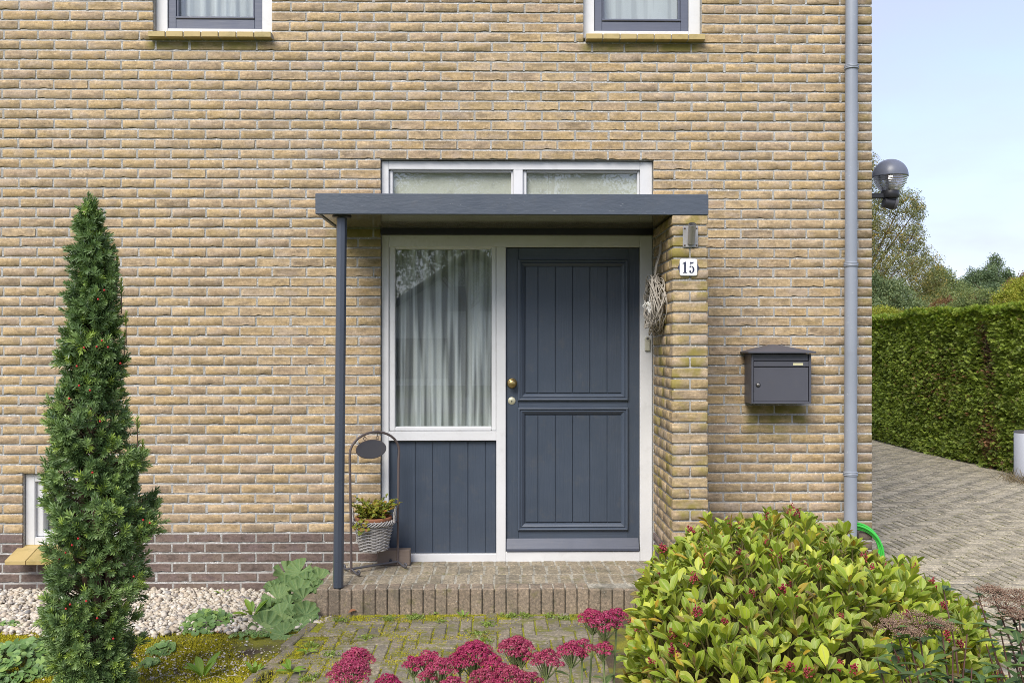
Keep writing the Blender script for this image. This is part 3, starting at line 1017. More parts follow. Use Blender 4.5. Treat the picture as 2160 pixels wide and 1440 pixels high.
# --- curtains ------------------------------------------------------------------------
def curtain(name, label, x0, x1, z0, z1, y, amp, waves, group=None, seed=1, flare=.0):
    r = random.Random(seed)
    nx, nz = 120, 10
    ph = [(r.uniform(.6, 1.4) * waves, r.uniform(0, 6), r.uniform(.4, 1)) for _ in range(4)]
    V = []
    for k in range(nz + 1):
        v = k / nz
        for i in range(nx + 1):
            u = i / nx
            w_ = sum(a * math.sin(2 * math.pi * f * (u + flare * (v - .5) * math.sin(f + ph_)) + ph_ + .5 * v) for f, ph_, a in ph) / 2
            w_ = math.tanh(w_ * 1.3)
            V.append((x0 + (x1 - x0) * u, y + amp * w_ * (1 - .35 * v), z0 + (z1 - z0) * v))
    F = [(k * (nx + 1) + i, k * (nx + 1) + i + 1, (k + 1) * (nx + 1) + i + 1, (k + 1) * (nx + 1) + i) for k in range(nz) for i in range(nx)]
    o = npmesh(name, V, F, M['net' if z1 < 3 else 'net_dense'], None, smooth=True)
    return tag(o, label, 'curtain', group)
curtain('net_curtain', 'white net curtain in loose folds behind the tall pane beside the door', fx(826), fx(1045), fz(915), fz(512), FY + .080, .026, 9.5, seed=4, flare=.02)
curtain('net_curtain', 'white pleated net curtain in the upper window above the yew', uwin[0][0], uwin[0][1], uwin[0][2] - .05, UZ1 - .03, .155, .022, 7, seed=8)
curtain('net_curtain', 'plain white net curtain in the upper window above the door', uwin[1][0], uwin[1][1], uwin[1][2] - .05, UZ1 - .03, .15, .006, 2, seed=9)
mb = MB(); mb.box(BW[0] + .05, BW[1] - .05, .16, .17, .25, .74)
tag(mb.build('window_blind', M['blind']), 'pale blind behind the small basement window beside the yew', 'blind')
mb = MB(); mb.box(L1 - .02, tmx0 + .01, FY + .062, FY + .067, fz(440), fz(345))
tag(mb.build('window_blind', M['blind']), 'cream blind behind the left transom light over the side window', 'blind', 'blinds behind the transom lights')
mb = MB(); mb.box(tmx1 - .01, R0 + .02, FY + .062, FY + .067, fz(440), fz(345))
tag(mb.build('window_blind', M['blind']), 'cream blind behind the right transom light over the door', 'blind', 'blinds behind the transom lights')

# --- front step ----------------------------------------------------------------------
def stone_mat(name, stops, moss=.5, spec_=.1):
    n = N(name)
    col = n.ramp(n.rnd(), stops)
    g = n.noise(62, 5, .85)
    col = n.mix(.9, col, n.ramp(g, [(.32, (.25, .24, .22)), (.46, (.85, .85, .85)), (.56, (1.15, 1.12, 1.1)), (.68, (2.3, 2.25, 2.1))]), 'MULTIPLY')
    col = n.mix(n.rng(n.noise(7, 6, .7), .46, .64, 0, .7), col, c4(.11, .10, .075))
    if moss: col = n.mix(n.rng(n.noise(11, 6, .7), .50 if moss > .8 else .56, .60 if moss > .8 else .66, 0, moss), col, c4(.14, .14, .025))
    if spec_: col = n.mix(n.rng(n.noise(60, 3, .6), .70, .74, 0, .7), col, c4(.5, .49, .46))
    n.set(Base_Color=col, Roughness=.95); n.bump(n.math('ADD', g, n.noise(60, 4)), .8, .003)
    return n.m
M['kerb_stone'] = stone_mat('front_step_stone', [(0, c4(.235, .185, .135)), (.5, c4(.29, .23, .17)), (1, c4(.20, .16, .12))], .35)
M['top_stone'] = stone_mat('step_top_stone', [(0, c4(.30, .255, .18)), (.5, c4(.34, .29, .21)), (1, c4(.27, .23, .165))], .45)
M['step_joint'] = stone_mat('step_joint', [(0, c4(.38, .36, .30)), (1, c4(.38, .36, .30))], .3)
M['paver'] = stone_mat('path_paver', [(0, c4(.19, .165, .12)), (.4, c4(.25, .22, .165)), (.7, c4(.15, .135, .10)), (1, c4(.27, .225, .165))], .85)
M['drive_paver'] = stone_mat('drive_paver', [(0, c4(.36, .325, .24)), (.4, c4(.43, .385, .29)), (.7, c4(.28, .25, .185)), (1, c4(.38, .34, .255))], .6, .05)
step = thing('front_step', 'low brick doorstep of upright blocks below the blue grey door', 'step', (0, 0, 0))
SX0, SX1, SZ = ax(668, -.64), PX0 - .002, .143
mb = MB(); mb.box(SX0 + .01, SX1, -.625, FY - .002, -.1, SZ - .0015); mb.build('mortar', M['step_joint'], step)
pitch = .0690
nk = int((SX1 - SX0) / pitch)
meshes = [geo_mesh('edge_block', *block_geo(pitch - .004, .115, .205, 40 + i, .006, .0018), M['kerb_stone']) for i in range(5)]
for i in range(nk + 1):
    o = bpy.data.objects.new('edge_block', meshes[i % 5]); link(o, step)
    dip = -.012 if 23 <= i % 40 <= 26 else 0
    o.location = (SX0 + i * pitch + R.uniform(-.001, .001), -.645 + R.uniform(-.003, .003), -.06 + R.uniform(-.002, .002) + dip * .6)
meshes = [geo_mesh('top_brick', *block_geo(.068, .212, .07, 60 + i, .004, .0025), M['top_stone']) for i in range(5)]
for row in range(3):
    y0 = -.528 + row * .2215
    hgt = .212 if row < 2 else FY - y0 - .004
    for i in range(int((SX1 - SX0) / .0785)):
        x0 = SX0 + .016 + i * .0785 + (row % 2) * .014
        if x0 + .07 > SX1: continue
        o = bpy.data.objects.new('top_brick', meshes[(i * 3 + row) % 5]); link(o, step)
        o.location = (x0, y0, SZ - .070 + R.uniform(-.001, .0015)); o.scale = (1, hgt / .212, 1)
        o.rotation_euler = (0, 0, R.uniform(-.012, .012))
V, F = block_geo(.085, .21, .17, 5, .006, .002)
o = bpy.data.objects.new('edge_block', geo_mesh('edge_block', V, F, M['kerb_stone'])); link(o, step); o.location = (SX0 - .094, -.60, -.10)
V, F = block_geo(.30, .085, .16, 6, .006, .002)
o = bpy.data.objects.new('edge_block', geo_mesh('edge_block', V, F, M['kerb_stone'])); link(o, step); o.location = (SX0 - .008, -.10, -.02); o.rotation_euler = (0, 0, rad(-90))

# ------------------------------------------------------------------ things fixed to the wall
# downpipe
DPY, DPR = -.078, .041
t = thing('downpipe', 'grey plastic downpipe with ribbed collars running down near the house corner', 'drainpipe', (ax(1795, DPY), DPY, 0))
xt, xb = ax(1796.5, DPY), ax(1793.5, DPY)
def pipex(z): return xb + (xt - xb) * z / 4.2
segs = [(-.02, az(1000, DPY)), (az(1000, DPY), az(557, DPY)), (az(557, DPY), az(139, DPY)), (az(139, DPY), 5.05)]
for i, (a, b) in enumerate(segs):
    rr = DPR - .0012 * i
    mb = MB(); mb.tube([(pipex(a), DPY, a - .02), (pipex(b), DPY, b)], rr, 28); mb.build('pipe', M['zinc'], t)
for py in (1000, 557, 139):
    z = az(py, DPY)
    mb = MB(); mb.lathe([(DPR, -.014), (DPR + .005, -.012), (DPR + .005, -.006), (DPR + .001, -.004), (DPR + .005, -.002), (DPR + .005, .004), (DPR + .001, .006), (DPR + .004, .008), (DPR + .004, .013), (DPR - .002, .015)], (pipex(z), DPY, z), 28)
    mb.box(pipex(z) - .012, pipex(z) + .012, DPY + .035, -.001, z - .012, z + .010)
    mb.build('collar', M['zinc'], t)

# mailbox
MY = -.165
t = thing('mailbox', 'dark grey metal mailbox with hipped lid and round lock on the brick wall', 'mailbox', (ax(1648, MY), 0, az(800, MY)))
mx0, mx1 = ax(1585, MY), ax(1711.5, MY); mz0, mz1 = az(852, MY), az(746, MY)
mb = MB(); mb.box(mx0, mx0 + .014, MY, -.002, mz0, mz1); mb.box(mx1 - .014, mx1, MY, -.002, mz0, mz1)
mb.box(mx0 + .014, mx1 - .014, MY, -.002, mz0, mz0 + .013); mb.box(mx0 + .0145, mx1 - .0145, MY + .03, -.002, mz0 + .0135, mz1)
mb.build('body', M['box'], t, bevel=.002)
lx0, lx1 = mx0 - .030, mx1 + .020; ly = MY - .035
apex = Vector(((lx0 + lx1) / 2 - .01, -.002, az(727, 0)))
z = mz1 + .004
mb = MB()
V = [(lx0, ly, z), (lx1, ly, z), (lx1, -.002, z), (lx0, -.002, z), (lx0, ly, z + .010), (lx1, ly, z + .010), (lx1, -.002, z + .010), (lx0, -.002, z + .010), (apex.x - .02, -.075, apex.z), (apex.x + .02, -.075, apex.z), (apex.x - .02, -.003, apex.z + .002), (apex.x + .02, -.003, apex.z + .002)]
mb.add(V, [(3, 2, 1, 0), (0, 1, 5, 4), (1, 2, 6, 5), (3, 0, 4, 7), (2, 3, 7, 6), (4, 5, 9, 8), (5, 6, 11, 9), (7, 4, 8, 10), (8, 9, 11, 10), (6, 7, 10, 11)])
mb.build('lid', M['box'], t, bevel=.0015)
sz = az(761, MY)
mb = MB(); mb.box(mx0 + .016, mx1 - .016, MY + .010, MY + .02, sz + .002, mz1 - .004); mb.build('flap', M['box'], t, bevel=.001)
mb = MB(); mb.box(mx0 + .016, mx1 - .016, MY + .002, MY + .02, az(773, MY) + .001, sz - .003); mb.build('slot_rail', M['box'], t, bevel=.0015)
mb = MB(); mb.box(mx0 + .0165, mx1 - .019, MY + .001, MY + .02, mz0 + .016, az(774.5, MY) - .001); mb.build('door', M['box'], t, bevel=.0015)
p = at(1599, 811, MY)
mb = MB(); mb.lathe([(.0155, 0), (.0155, .004), (.012, .005)], (p.x, MY + .001, p.z), 20, 0, 'y'); mb.build('lock_ring', M['rubber'], t)
mb = MB(); mb.lathe([(.0095, .004), (.0095, .008), (0, .009)], (p.x, MY + .001, p.z), 16, 0, 'y'); mb.build('lock', M['alu'], t)
mb = MB(); mb.box(p.x - .001, p.x + .001, MY - .0088, MY - .007, p.z - .005, p.z + .003); mb.build('keyhole', M['rubber'], t)
q0, q1 = at(1673, 770, MY), at(1694, 765.5, MY)
mb = MB(); mb.box(q0.x, q1.x, MY - .001, MY + .004, q0.z, q1.z); mb.build('name_plate', N('cream_card').set(Base_Color=c4(.62, .59, .36), Roughness=.5).m, t)

# house number
NY = PY - .012
t = thing('house_number', 'white enamel house number 15 with dark blue pointed ends on the brick pier', 'number plate', (ax(1451, PY), PY, az(564, PY)))
a, b = at(1433, 582, PY), at(1470, 546.5, PY)
mb = MB(); pts = []
w_, h_ = b.x - a.x, b.z - a.z; cx, cz = (a.x + b.x) / 2, (a.z + b.z) / 2
mb.prism([(cx - w_ / 2 - .009, cz + .002), (cx - w_ / 2 + .002, cz - h_ / 2 + .012), (cx - w_ / 2 + .006, cz + h_ / 2 - .012)], PY - .008, PY - .001)
mb.prism([(cx + w_ / 2 + .010, cz + .002), (cx + w_ / 2 - .006, cz + h_ / 2 - .012), (cx + w_ / 2 - .002, cz - h_ / 2 + .012)], PY - .008, PY - .001)
mb.build('blue_end', M['enamel_blue'], t)
pl = []
rr = .012
for qx, qz, a0 in ((cx + w_ / 2 - rr, cz + h_ / 2 - rr, 0), (cx - w_ / 2 + rr, cz + h_ / 2 - rr, 90), (cx - w_ / 2 + rr, cz - h_ / 2 + rr, 180), (cx + w_ / 2 - rr, cz - h_ / 2 + rr, 270)):
    for s in range(6): pl.append((qx + rr * math.cos(rad(a0 + s * 18)), qz + rr * math.sin(rad(a0 + s * 18))))
mb = MB(); mb.prism(pl[::-1], NY, PY - .0085); mb.build('plate', M['enamel'], t, bevel=.003)
def glyph(strokes, ox, oz, s):
    m = MB()
    for i, poly in enumerate(strokes):
        m.prism([(ox + x * s, oz + y * s) for x, y in poly], NY - .0012 - .0002 * i, NY + .0004)
    return m
H15 = h_ * .66
one = [[(.13, .0), (.29, .0), (.29, 1.0), (.22, 1.0), (.13, .93)], [(.02, 0), (.40, 0), (.40, .045), (.02, .045)], [(.0, .80), (.15, .86), (.15, .99), (.0, .845)]]
m1 = glyph(one, cx - w_ * .335, cz - H15 / 2, H15)
def arc(cx_, cy_, r0x, r0y, r1x, r1y, a0, a1, n=14, off=0.0):
    o_ = [(cx_ + r0x * math.cos(rad(a0 + (a1 - a0) * i / n)), cy_ + r0y * math.sin(rad(a0 + (a1 - a0) * i / n))) for i in range(n + 1)]
    i_ = [(cx_ - off + r1x * math.cos(rad(a1 - (a1 - a0) * i / n)), cy_ + r1y * math.sin(rad(a1 - (a1 - a0) * i / n))) for i in range(n + 1)]
    return o_ + i_
five = [arc(.20, .30, .27, .315, .115, .27, -100, 140, off=-.0)]
five += [[(.06, .50), (.10, .50), (.12, .96), (.08, .96)], [(.08, .86), (.20, .83), (.34, .86), (.43, .99), (.30, .94), (.16, .96), (.08, .99)]]
five += [[(.085 + .085 * math.cos(rad(k * 30)), .135 + .085 * math.sin(rad(k * 30))) for k in range(12)], [(.02, .08), (.14, -.008), (.22, -.015), (.16, .03), (.06, .12)]]
m2 = glyph(five, cx + w_ * .035, cz - H15 / 2, H15)
for m_ in (m1, m2): m_.build('digit', M['enamel_blue'], t)

# flag pole holder
t = thing('flagpole_holder', 'galvanised flagpole socket on the brick pier above the house number', 'flagpole holder', (ax(1457, PY), PY, az(500, PY)))
a, b = at(1440, 522, PY), at(1472.5, 477.5, PY)
mb = MB(); mb.box(a.x, b.x, PY - .007, PY - .001, a.z, b.z); mb.build('plate', M['alu'], t, bevel=.003)
for (sx, sz_) in ((.014, .014), (.014, -.014), (-.014, .014), (-.014, -.014)):
    X = (a.x if sx > 0 else b.x) + sx * .75; Z = (a.z if sz_ > 0 else b.z) + sz_ * .9
    mb = MB(); mb.lathe([(.0055, 0), (.0055, .002), (.003, .0035)], (X, PY - .007, Z), 10, 0, 'y'); mb.build('screw', M['iron'], t)
p0, p1 = Vector((at(1457, 515, PY).x, PY - .012, az(512, PY))), Vector((at(1461, 470, PY - .09).x, PY - .082, az(472, PY - .082)))
mb = MB()
for r_, e in ((.0215, 0), (.0185, 1)):
    mb.tube([p0 + (p1 - p0) * (.6 * e), p1], r_, 20, cap=(e == 0 and False))
d_ = (p1 - p0).normalized(); 
mb2 = MB(); mb2.tube([p1 - d_ * .002, p1, p1 + d_ * .0008], [.0222, .0222, .0215], 20, cap=False)
mb.tube([p0 - d_ * .004, p0], [.012, .0215], 20)
o = mb.build('socket_tube', M['alu'], t); mb2.build('rim', M['alu'], t)
mb = MB(); mb.tube([p1 - d_ * .02, p1 - d_ * .019], .018, 16); mb.build('tube_inside', M['rubber'], t)

# door bell on the frame
p = at(1364.8, 724, FY)
t = thing('doorbell', 'small cream doorbell push on the white frame right of the door', 'doorbell', (p.x, FY, p.z))
mb = MB(); mb.box(p.x - .0165, p.x + .0165, FY - .020, FY - .001, p.z - .048, p.z + .022); mb.build('body', M['cream_plastic'], t, bevel=.003)
mb = MB(); mb.lathe([(.0165, 0), (.0165, .020), (.0145, .022)], (p.x, FY - .0005, p.z + .0285), 20, 0, 'y'); mb.build('button_ring', M['cream_plastic'], t)
mb = MB(); mb.lathe([(.008, .018), (.008, .024), (.006, .026), (0, .0265)], (p.x, FY - .0005, p.z + .031), 16, 0, 'y'); mb.build('button', M['slate'], t)
q = at(1373, 706, FY)
mb = MB(); mb.tube([(q.x, FY, q.z), (q.x, FY - .02, q.z), (q.x + .008, FY - .026, q.z + .004), (q.x + .010, FY - .024, q.z + .014)], .0018, 6)
tag(mb.build('screw_hook', M['iron']), 'tiny rusty screw hook on the frame above the doorbell', 'hook')

# wall lamp beyond the corner
LY = .50
gc = at(1877.5, 372, LY)
GR = 36 * (LY + DIST) / FPX
t = thing('wall_lamp', 'globe wall lamp with grey cap and clear ribbed bowl at the house corner', 'lamp', (WX1, LY, gc.z))
prof = [(GR * math.cos(rad(a_)), GR * math.sin(rad(a_))) for a_ in range(8, 91, 6)]
prof = [(GR * 1.0, .0)] + prof[:-1] + [(0.0001, GR)]
mb = MB(); mb.lathe([(GR * .97, -.006), (GR * 1.01, -.006)] + [(r_ * 1.01, h * 1.0) for r_, h in prof], gc, 40); mb.build('cap', M['dome'], t)
prof = []
for i in range(45):
    a_ = -rad(2 + 56 * i / 44)
    k_ = 1 - .035 * (1 if (i // 2) % 2 else 0)
    prof.append((GR * .98 * math.cos(a_) * k_ * (1 - .12 * (i / 44)), GR * 1.08 * math.sin(a_)))
mb = MB(); mb.lathe(prof[::-1], gc, 40); mb.v = mb.v; ob = mb.build('bowl', M['clear'], t)
bz = gc.z - GR * .93
mb = MB(); mb.lathe([(.052, bz - .045 - gc.z), (.060, bz - .040 - gc.z), (.062, bz + .004 - gc.z), (.056, bz + .012 - gc.z), (0, bz + .014 - gc.z)], gc, 28); mb.build('base_ring', M['rubber'], t)
mb = MB(); mb.lathe([(.012, -.09), (.030, -.085), (.030, -.02), (.026, .03), (0, .035)], gc, 18); mb.build('bulb', N('milky_bulb').set(Base_Color=c4(.6, .6, .62), Roughness=.3).m, t)
mb = MB(); mb.box(WX1 - .006, gc.x + .02, LY - .022, LY + .022, bz - .046, bz - .010); mb.build('arm', M['rubber'], t, bevel=.006)
mb = MB(); mb.box(WX1 - .008, WX1 + .010, LY - .045, LY + .045, bz - .07, bz + .09); mb.build('wall_plate', M['rubber'], t, bevel=.006)
sc_ = Vector((gc.x + .005, LY - .005, bz - .075))
mb = MB(); mb.tube([sc_ + Vector((-.055, .0, 0)), sc_ + Vector((.02, 0, -.012))], [.036, .040], 16); mb.box(sc_.x - .03, sc_.x + .03, LY - .03, LY + .03, bz - .06, bz - .04); mb.build('motion_sensor', M['rubber'], t, bevel=.004)
mb = MB(); mb.tube([sc_ + Vector((.02, -.006, -.012)), sc_ + Vector((.040, -.010, -.018))], [.040, .032], 16); mb.build('sensor_eye', M['slate'], t, bevel=.003)

# willow wreath with heart on the inner side of the pier
WC = Vector((PX0 - .045, -.30, az(640, -.30)))
t = thing('willow_wreath', 'grey willow twig wreath hanging on the inner side of the brick pier', 'wreath', tuple(WC))
rw = random.Random(5)
for i in range(38):
    pts = []
    R0 = rw.uniform(.118, .170); ph = rw.uniform(0, 6.3); ph2 = rw.uniform(0, 6.3); tw = rw.choice((2, 3, 4)); ox = rw.uniform(-.024, .024)
    span = rw.uniform(1.2, 2.0) * math.pi; a0 = rw.uniform(0, 6.3)
    for s in range(34):
        a_ = a0 + span * s / 33
        rr = R0 + .028 * math.sin(tw * a_ + ph)
        pts.append(WC + Vector((ox + .026 * math.sin(tw * a_ + ph2), rr * .95 * math.cos(a_), rr * 1.02 * math.sin(a_) - .006)))
    mb = MB(); mb.tube(pts, [.0040 * (1 - .6 * abs(s / 33 - .5)) for s in range(34)], 5)
    mb.build('twig', M['wood_pale'], t)
hp = at(1389, 512, -.30); hp.x = PX0 - .006
for sx in (-.012, .014):
    mb = MB(); mb.tube([WC + Vector((0, 0, .15)), WC + Vector((.010, sx * 1.8, .24)), Vector((hp.x - .004, -.30 + sx * 1.8, hp.z - .06)), Vector((hp.x, -.30 + sx * 1.2, hp.z + .01))], [.006, .005, .004, .004], 6); mb.build('hanging_twig', M['wood_pale'], t)
HC = at(1370, 646, -.42); 
t = thing('twig_heart', 'small white twig heart hanging in front of the willow wreath', 'heart ornament', tuple(HC))
mb = MB(); rh = random.Random(2)
def heart(a_, s): return Vector((s * 16 * math.sin(a_) ** 3, 0, s * (13 * math.cos(a_) - 5 * math.cos(2 * a_) - 2 * math.cos(3 * a_) - math.cos(4 * a_))))
for i in range(70):
    a_ = rh.uniform(0, 6.283); s = .0021 * math.sqrt(rh.random()) + .0002
    c_ = HC + heart(a_, s) + Vector((0, rh.uniform(-.012, .012), 0))
    d = Vector((rh.uniform(-1, 1), rh.uniform(-.4, .4), rh.uniform(-1, 1))).normalized() * rh.uniform(.008, .016)
    mb.tube([c_ - d, c_ + d], .0018, 4)
mb.build('twigs', M['twig_white'], t)
mb = MB(); mb.tube([HC + Vector((0, 0, .028)), HC + Vector((.012, .05, .09))], .001, 4); mb.build('string', M['twig_white'], t)

# ------------------------------------------------------------------ things on the step
# arched iron stand
fL, fR = at(741, 1206, -.28), at(839, 1190, -.09)
fL = Vector((fL.x, -.28, SZ + .012)); fR = Vector((fR.x, -.09, SZ + .012))
ux = (fR - fL).normalized(); un = ux.cross(Vector((0, 0, 1))).normalized()
zt_ = az(910, -.18)
t = thing('sign_stand', 'arched rusty iron stand with curled feet on the doorstep', 'iron stand', tuple((fL + fR) / 2))
W2 = (fR - fL).length / 2; mid_ = (fL + fR) / 2
def sp(u, z): return Vector((mid_.x + ux.x * u, mid_.y + ux.y * u, z))
zsh = zt_ - .13
pts = [sp(-W2, SZ + .012), sp(-W2 - .003, SZ + .3), sp(-W2 - .010, zsh - .05)] + [sp(-(W2 + .010) * math.cos(rad(a_)) , zsh + .13 * math.sin(rad(a_))) for a_ in range(0, 181, 12)] + [sp(W2 + .006, zsh - .06), sp(W2 + .002, SZ + .3), sp(W2, SZ + .012)]
mb = MB(); mb.tube(pts, .0078, 10); mb.build('arch', M['iron'], t)
mb = MB(); mb.tube([sp(-W2, SZ + .030), sp(W2, SZ + .030)], .0075, 8); mb.build('crossbar', M['slate'], t)
for c_ in (-W2, W2):
    for s in (-1, 1):
        pp = []
        for k in range(10):
            f = k / 9; pp.append(sp(c_, 0) + un * s * (.012 + f * .085) + Vector((0, 0, SZ + .030 - .016 * math.sin(f * 3.14 / 2) - sp(c_, 0).z * 0)))
        e_ = pp[-1]
        for k in range(1, 12):
            a_ = k / 11 * 5.0; rr = .020 * (1 - k / 22)
            pp.append(e_ + un * s * rr * math.sin(a_) + Vector((0, 0, -.0005 + .0 - rr * (1 - math.cos(a_)) * .0 + (rr * (1 - math.cos(a_))) * .85)))
        mb = MB(); mb.tube([Vector((q_.x, q_.y, max(q_.z, SZ + .007))) for q_ in pp], .0058, 7); mb.build('foot', M['slate'], t)
# ring that carries the basket
bc = at(788, 1093, -.19); bz1 = bc.z; bc = sp((at(788, 1093, -.19).x - mid_.x) / ux.x, 0) 
mb = MB(); mb.tube([bc + un * 0 + Vector((.118 * math.cos(a_ / 24 * 6.2832), .118 * math.sin(a_ / 24 * 6.2832), bz1 - .035)) for a_ in range(24)], .004, 6, closed=True)
mb.tube([sp(-W2 - .004, bz1 - .035), bc + Vector((-.116, 0, bz1 - .035))], .004, 6); mb.tube([sp(W2 + .003, bz1 - .035), bc + Vector((.116, .03, bz1 - .035))], .004, 6)
mb.build('basket_ring', M['iron'], t)
# hanging oval plate with two rings
oc = at(783, 947, -.19)
t = thing('oval_sign', 'blank dark oval metal plate hanging on two rings from the iron arch', 'sign', tuple(oc))
mb = MB(); n_ = 36; rx, rz = .103, .057
V = []
for k in range(n_):
    a_ = 6.2832 * k / n_
    V.append(Vector((oc.x, oc.y, oc.z)) + ux * rx * math.cos(a_) + Vector((0, 0, rz * math.sin(a_))) + un * .004)
V2 = [v - un * .008 for v in V]
mb.add(V + V2, [tuple(range(n_)), tuple(range(2 * n_ - 1, n_ - 1, -1))] + [(i, i + n_, (i + 1) % n_ + n_, (i + 1) % n_) for i in range(n_)]); mb.build('plate', M['slate'], t)
mb = MB(); mb.tube([v - un * .004 for v in V], .0042, 6, closed=True); mb.build('rim', M['iron'], t)
for s in (-.045, .045):
    c_ = Vector((oc.x, oc.y, oc.z + rz + .013)) + ux * s
    mb = MB(); mb.tube([c_ + ux * .010 * math.cos(a_ * .4488) + Vector((0, 0, .010 * math.sin(a_ * .4488))) for a_ in range(14)], .0018, 5, closed=True)
    mb.tube([c_ + Vector((0, 0, .010)), c_ + Vector((0, 0, .028))], .0018, 5)
    mb.build('ring', M['iron'], t)
# wicker basket
BT, BB, RT, RB = bz1, az(1158, -.2), .125, .082
bb = Vector((bc.x, bc.y, 0))
t = thing('wicker_basket', 'whitewashed wicker basket hanging in the iron stand beside the door', 'basket', (bb.x, bb.y, BB))
ns = 18
mb = MB()
for k in range(ns):
    a_ = 6.2832 * k / ns
    mb.tube([bb + Vector((RB * math.cos(a_), RB * math.sin(a_), BB)), bb + Vector((RT * math.cos(a_), RT * math.sin(a_), BT))], .0032, 5)
mb.build('stakes', M['wicker'], t)
rows = 17
mb = MB()
for i in range(rows):
    f = (i + .5) / rows; z = BB + (BT - BB - .03) * f; r0 = RB + (RT - RB) * (f * .88)
    pts = []
    m_ = ns * 4
    for k in range(m_):
        a_ = 6.2832 * k / m_
        rr = r0 + .0052 * math.cos(math.pi * (k / 4 + i)) + R.uniform(-.0006, .0006)
        pts.append(bb + Vector((rr * math.cos(a_), rr * math.sin(a_), z + R.uniform(-.0008, .0008))))
    mb.tube(pts, .0048, 5, closed=True)
mb.build('weave', M['wicker'], t)
for j in range(4):
    mb = MB(); pts = []
    for k in range(72):
        a_ = 6.2832 * k / 72
        pts.append(bb + Vector(((RT + .004 + .007 * math.cos(9 * a_ + j * 1.57)) * math.cos(a_), (RT + .004 + .007 * math.cos(9 * a_ + j * 1.57)) * math.sin(a_), BT - .018 + .012 * math.sin(9 * a_ + j * 1.57))))
    mb.tube(pts, .0042, 5, closed=True); mb.build('rim_braid', M['wicker'], t)
for s in (-1, 1):
    mb = MB()
    for j in range(2):
        pts = []
        for k in range(16):
            f = k / 15; a_ = (0 if s > 0 else math.pi) + (f - .5) * .62
            up = .085 * math.sin(math.pi * f); rr = RT + .010 + .006 * math.cos(14 * f + j * 3.14)
            pts.append(bb + Vector((rr * math.cos(a_), rr * math.sin(a_), BT - .02 + up + .006 * math.sin(14 * f + j * 3.14))))
        mb.tube(pts, .0040, 5)
    mb.build('handle', M['wicker'], t)
mb = MB(); mb.lathe([(.0, BB + .004), (RB, BB + .004), (RB, BB + .010), (0, BB + .0101)], (bb.x, bb.y, 0), 24); mb.build('bottom', M['wicker'], t)
# clay pot in the basket
t = thing('terracotta_pot', 'terracotta pot sunk in the whitewashed basket, only its rim showing', 'pot', (bb.x, bb.y, BB))
mb = MB(); mb.lathe([(.07, BB + .012), (.100, BT - .02), (.1135, BT - .016), (.1165, BT + .012), (.113, BT + .016), (.104, BT + .014), (.101, BT - .008)], (bb.x, bb.y, 0), 32); mb.build('clay', M['terracotta'], t)
mb = MB(); mb.lathe([(.101, BT - .002), (0, BT + .002)], (bb.x, bb.y, 0), 24); mb.build('potting_soil', M['soil'], t)
# timber block
p0, p1 = at(797, 1192, -.045), at(866, 1157, -.045)
t = thing('timber_block', 'weathered timber block with a hole leaning against the white door frame', 'wooden block', (p0.x, -.05, SZ))
mb = MB(); mb.box(p0.x, p1.x, -.085, -.01, SZ + .002, p1.z); mb.build('block', M['block'], t, bevel=.004)
q = at(824, 1182, -.085)
mb = MB(); mb.lathe([(.011, .0), (.011, .0012), (0, .0013)], (q.x, -.085, q.z), 14, 0, 'y'); mb.build('hole', M['rubber'], t)

# garden hose behind the downpipe
hc = at(1803, 1168, -.02)
t = thing('garden_hose', 'bright green garden hose coiled on the wall behind the grey downpipe', 'hose', tuple(hc))
mb = MB(); pts = []
for k in range(int(3.5 * 40)):
    a_ = 6.2832 * k / 40; lp = k / 40
    rr = .160 + .0085 * lp + .004 * math.sin(3 * a_ + lp)
    pts.append(Vector((hc.x + rr * 1.02 * math.cos(a_), -.014 - .009 * (int(lp) % 3) - .003 * math.sin(a_ * .5), hc.z + rr * 1.05 * math.sin(a_))))
pts.append(pts[-1] + Vector((.05, -.02, -.2))); pts.append(Vector((pts[-1].x + .02, -.08, .0)))
mb.tube(pts, .0078, 8); mb.build('coil', M['hose'], t)
mb = MB(); mb.tube([hc + Vector((0, .02, .12)), hc + Vector((0, -.045, .12)), hc + Vector((0, -.05, .16))], .008, 8); mb.build('wall_hook', M['iron'], t)

# ------------------------------------------------------------------ ground surfaces
def grid(name, fn, x0, x1, y0, y1, nx, ny, mat, inside=None, parent=None):
    xs = np.linspace(x0, x1, nx + 1); ys = np.linspace(y0, y1, ny + 1)
    V = np.array([(x, y, fn(x, y)) for y in ys for x in xs])
    F = []
    for j in range(ny):
        for i in range(nx):
            if inside and not inside((xs[i] + xs[i + 1]) / 2, (ys[j] + ys[j + 1]) / 2): continue
            a = j * (nx + 1) + i
            F.append((a, a + 1, a + nx + 2, a + nx + 1))
    return npmesh(name, V, F, mat, parent, smooth=True)

def nz(x, y, s, seed=0): return mnoise.noise(Vector((x * s + seed * 7.3, y * s - seed * 3.1, seed * 1.7)))
def path_left(y):                       # the path's ragged left edge runs out towards the viewer
    return -1.03 + (y + .82) * .12 + .015 * math.sin(y * 9)
def bed_h(x, y): return -.040 + .018 * nz(x, y, 2.2, 1) + .008 * nz(x, y, 9, 2)

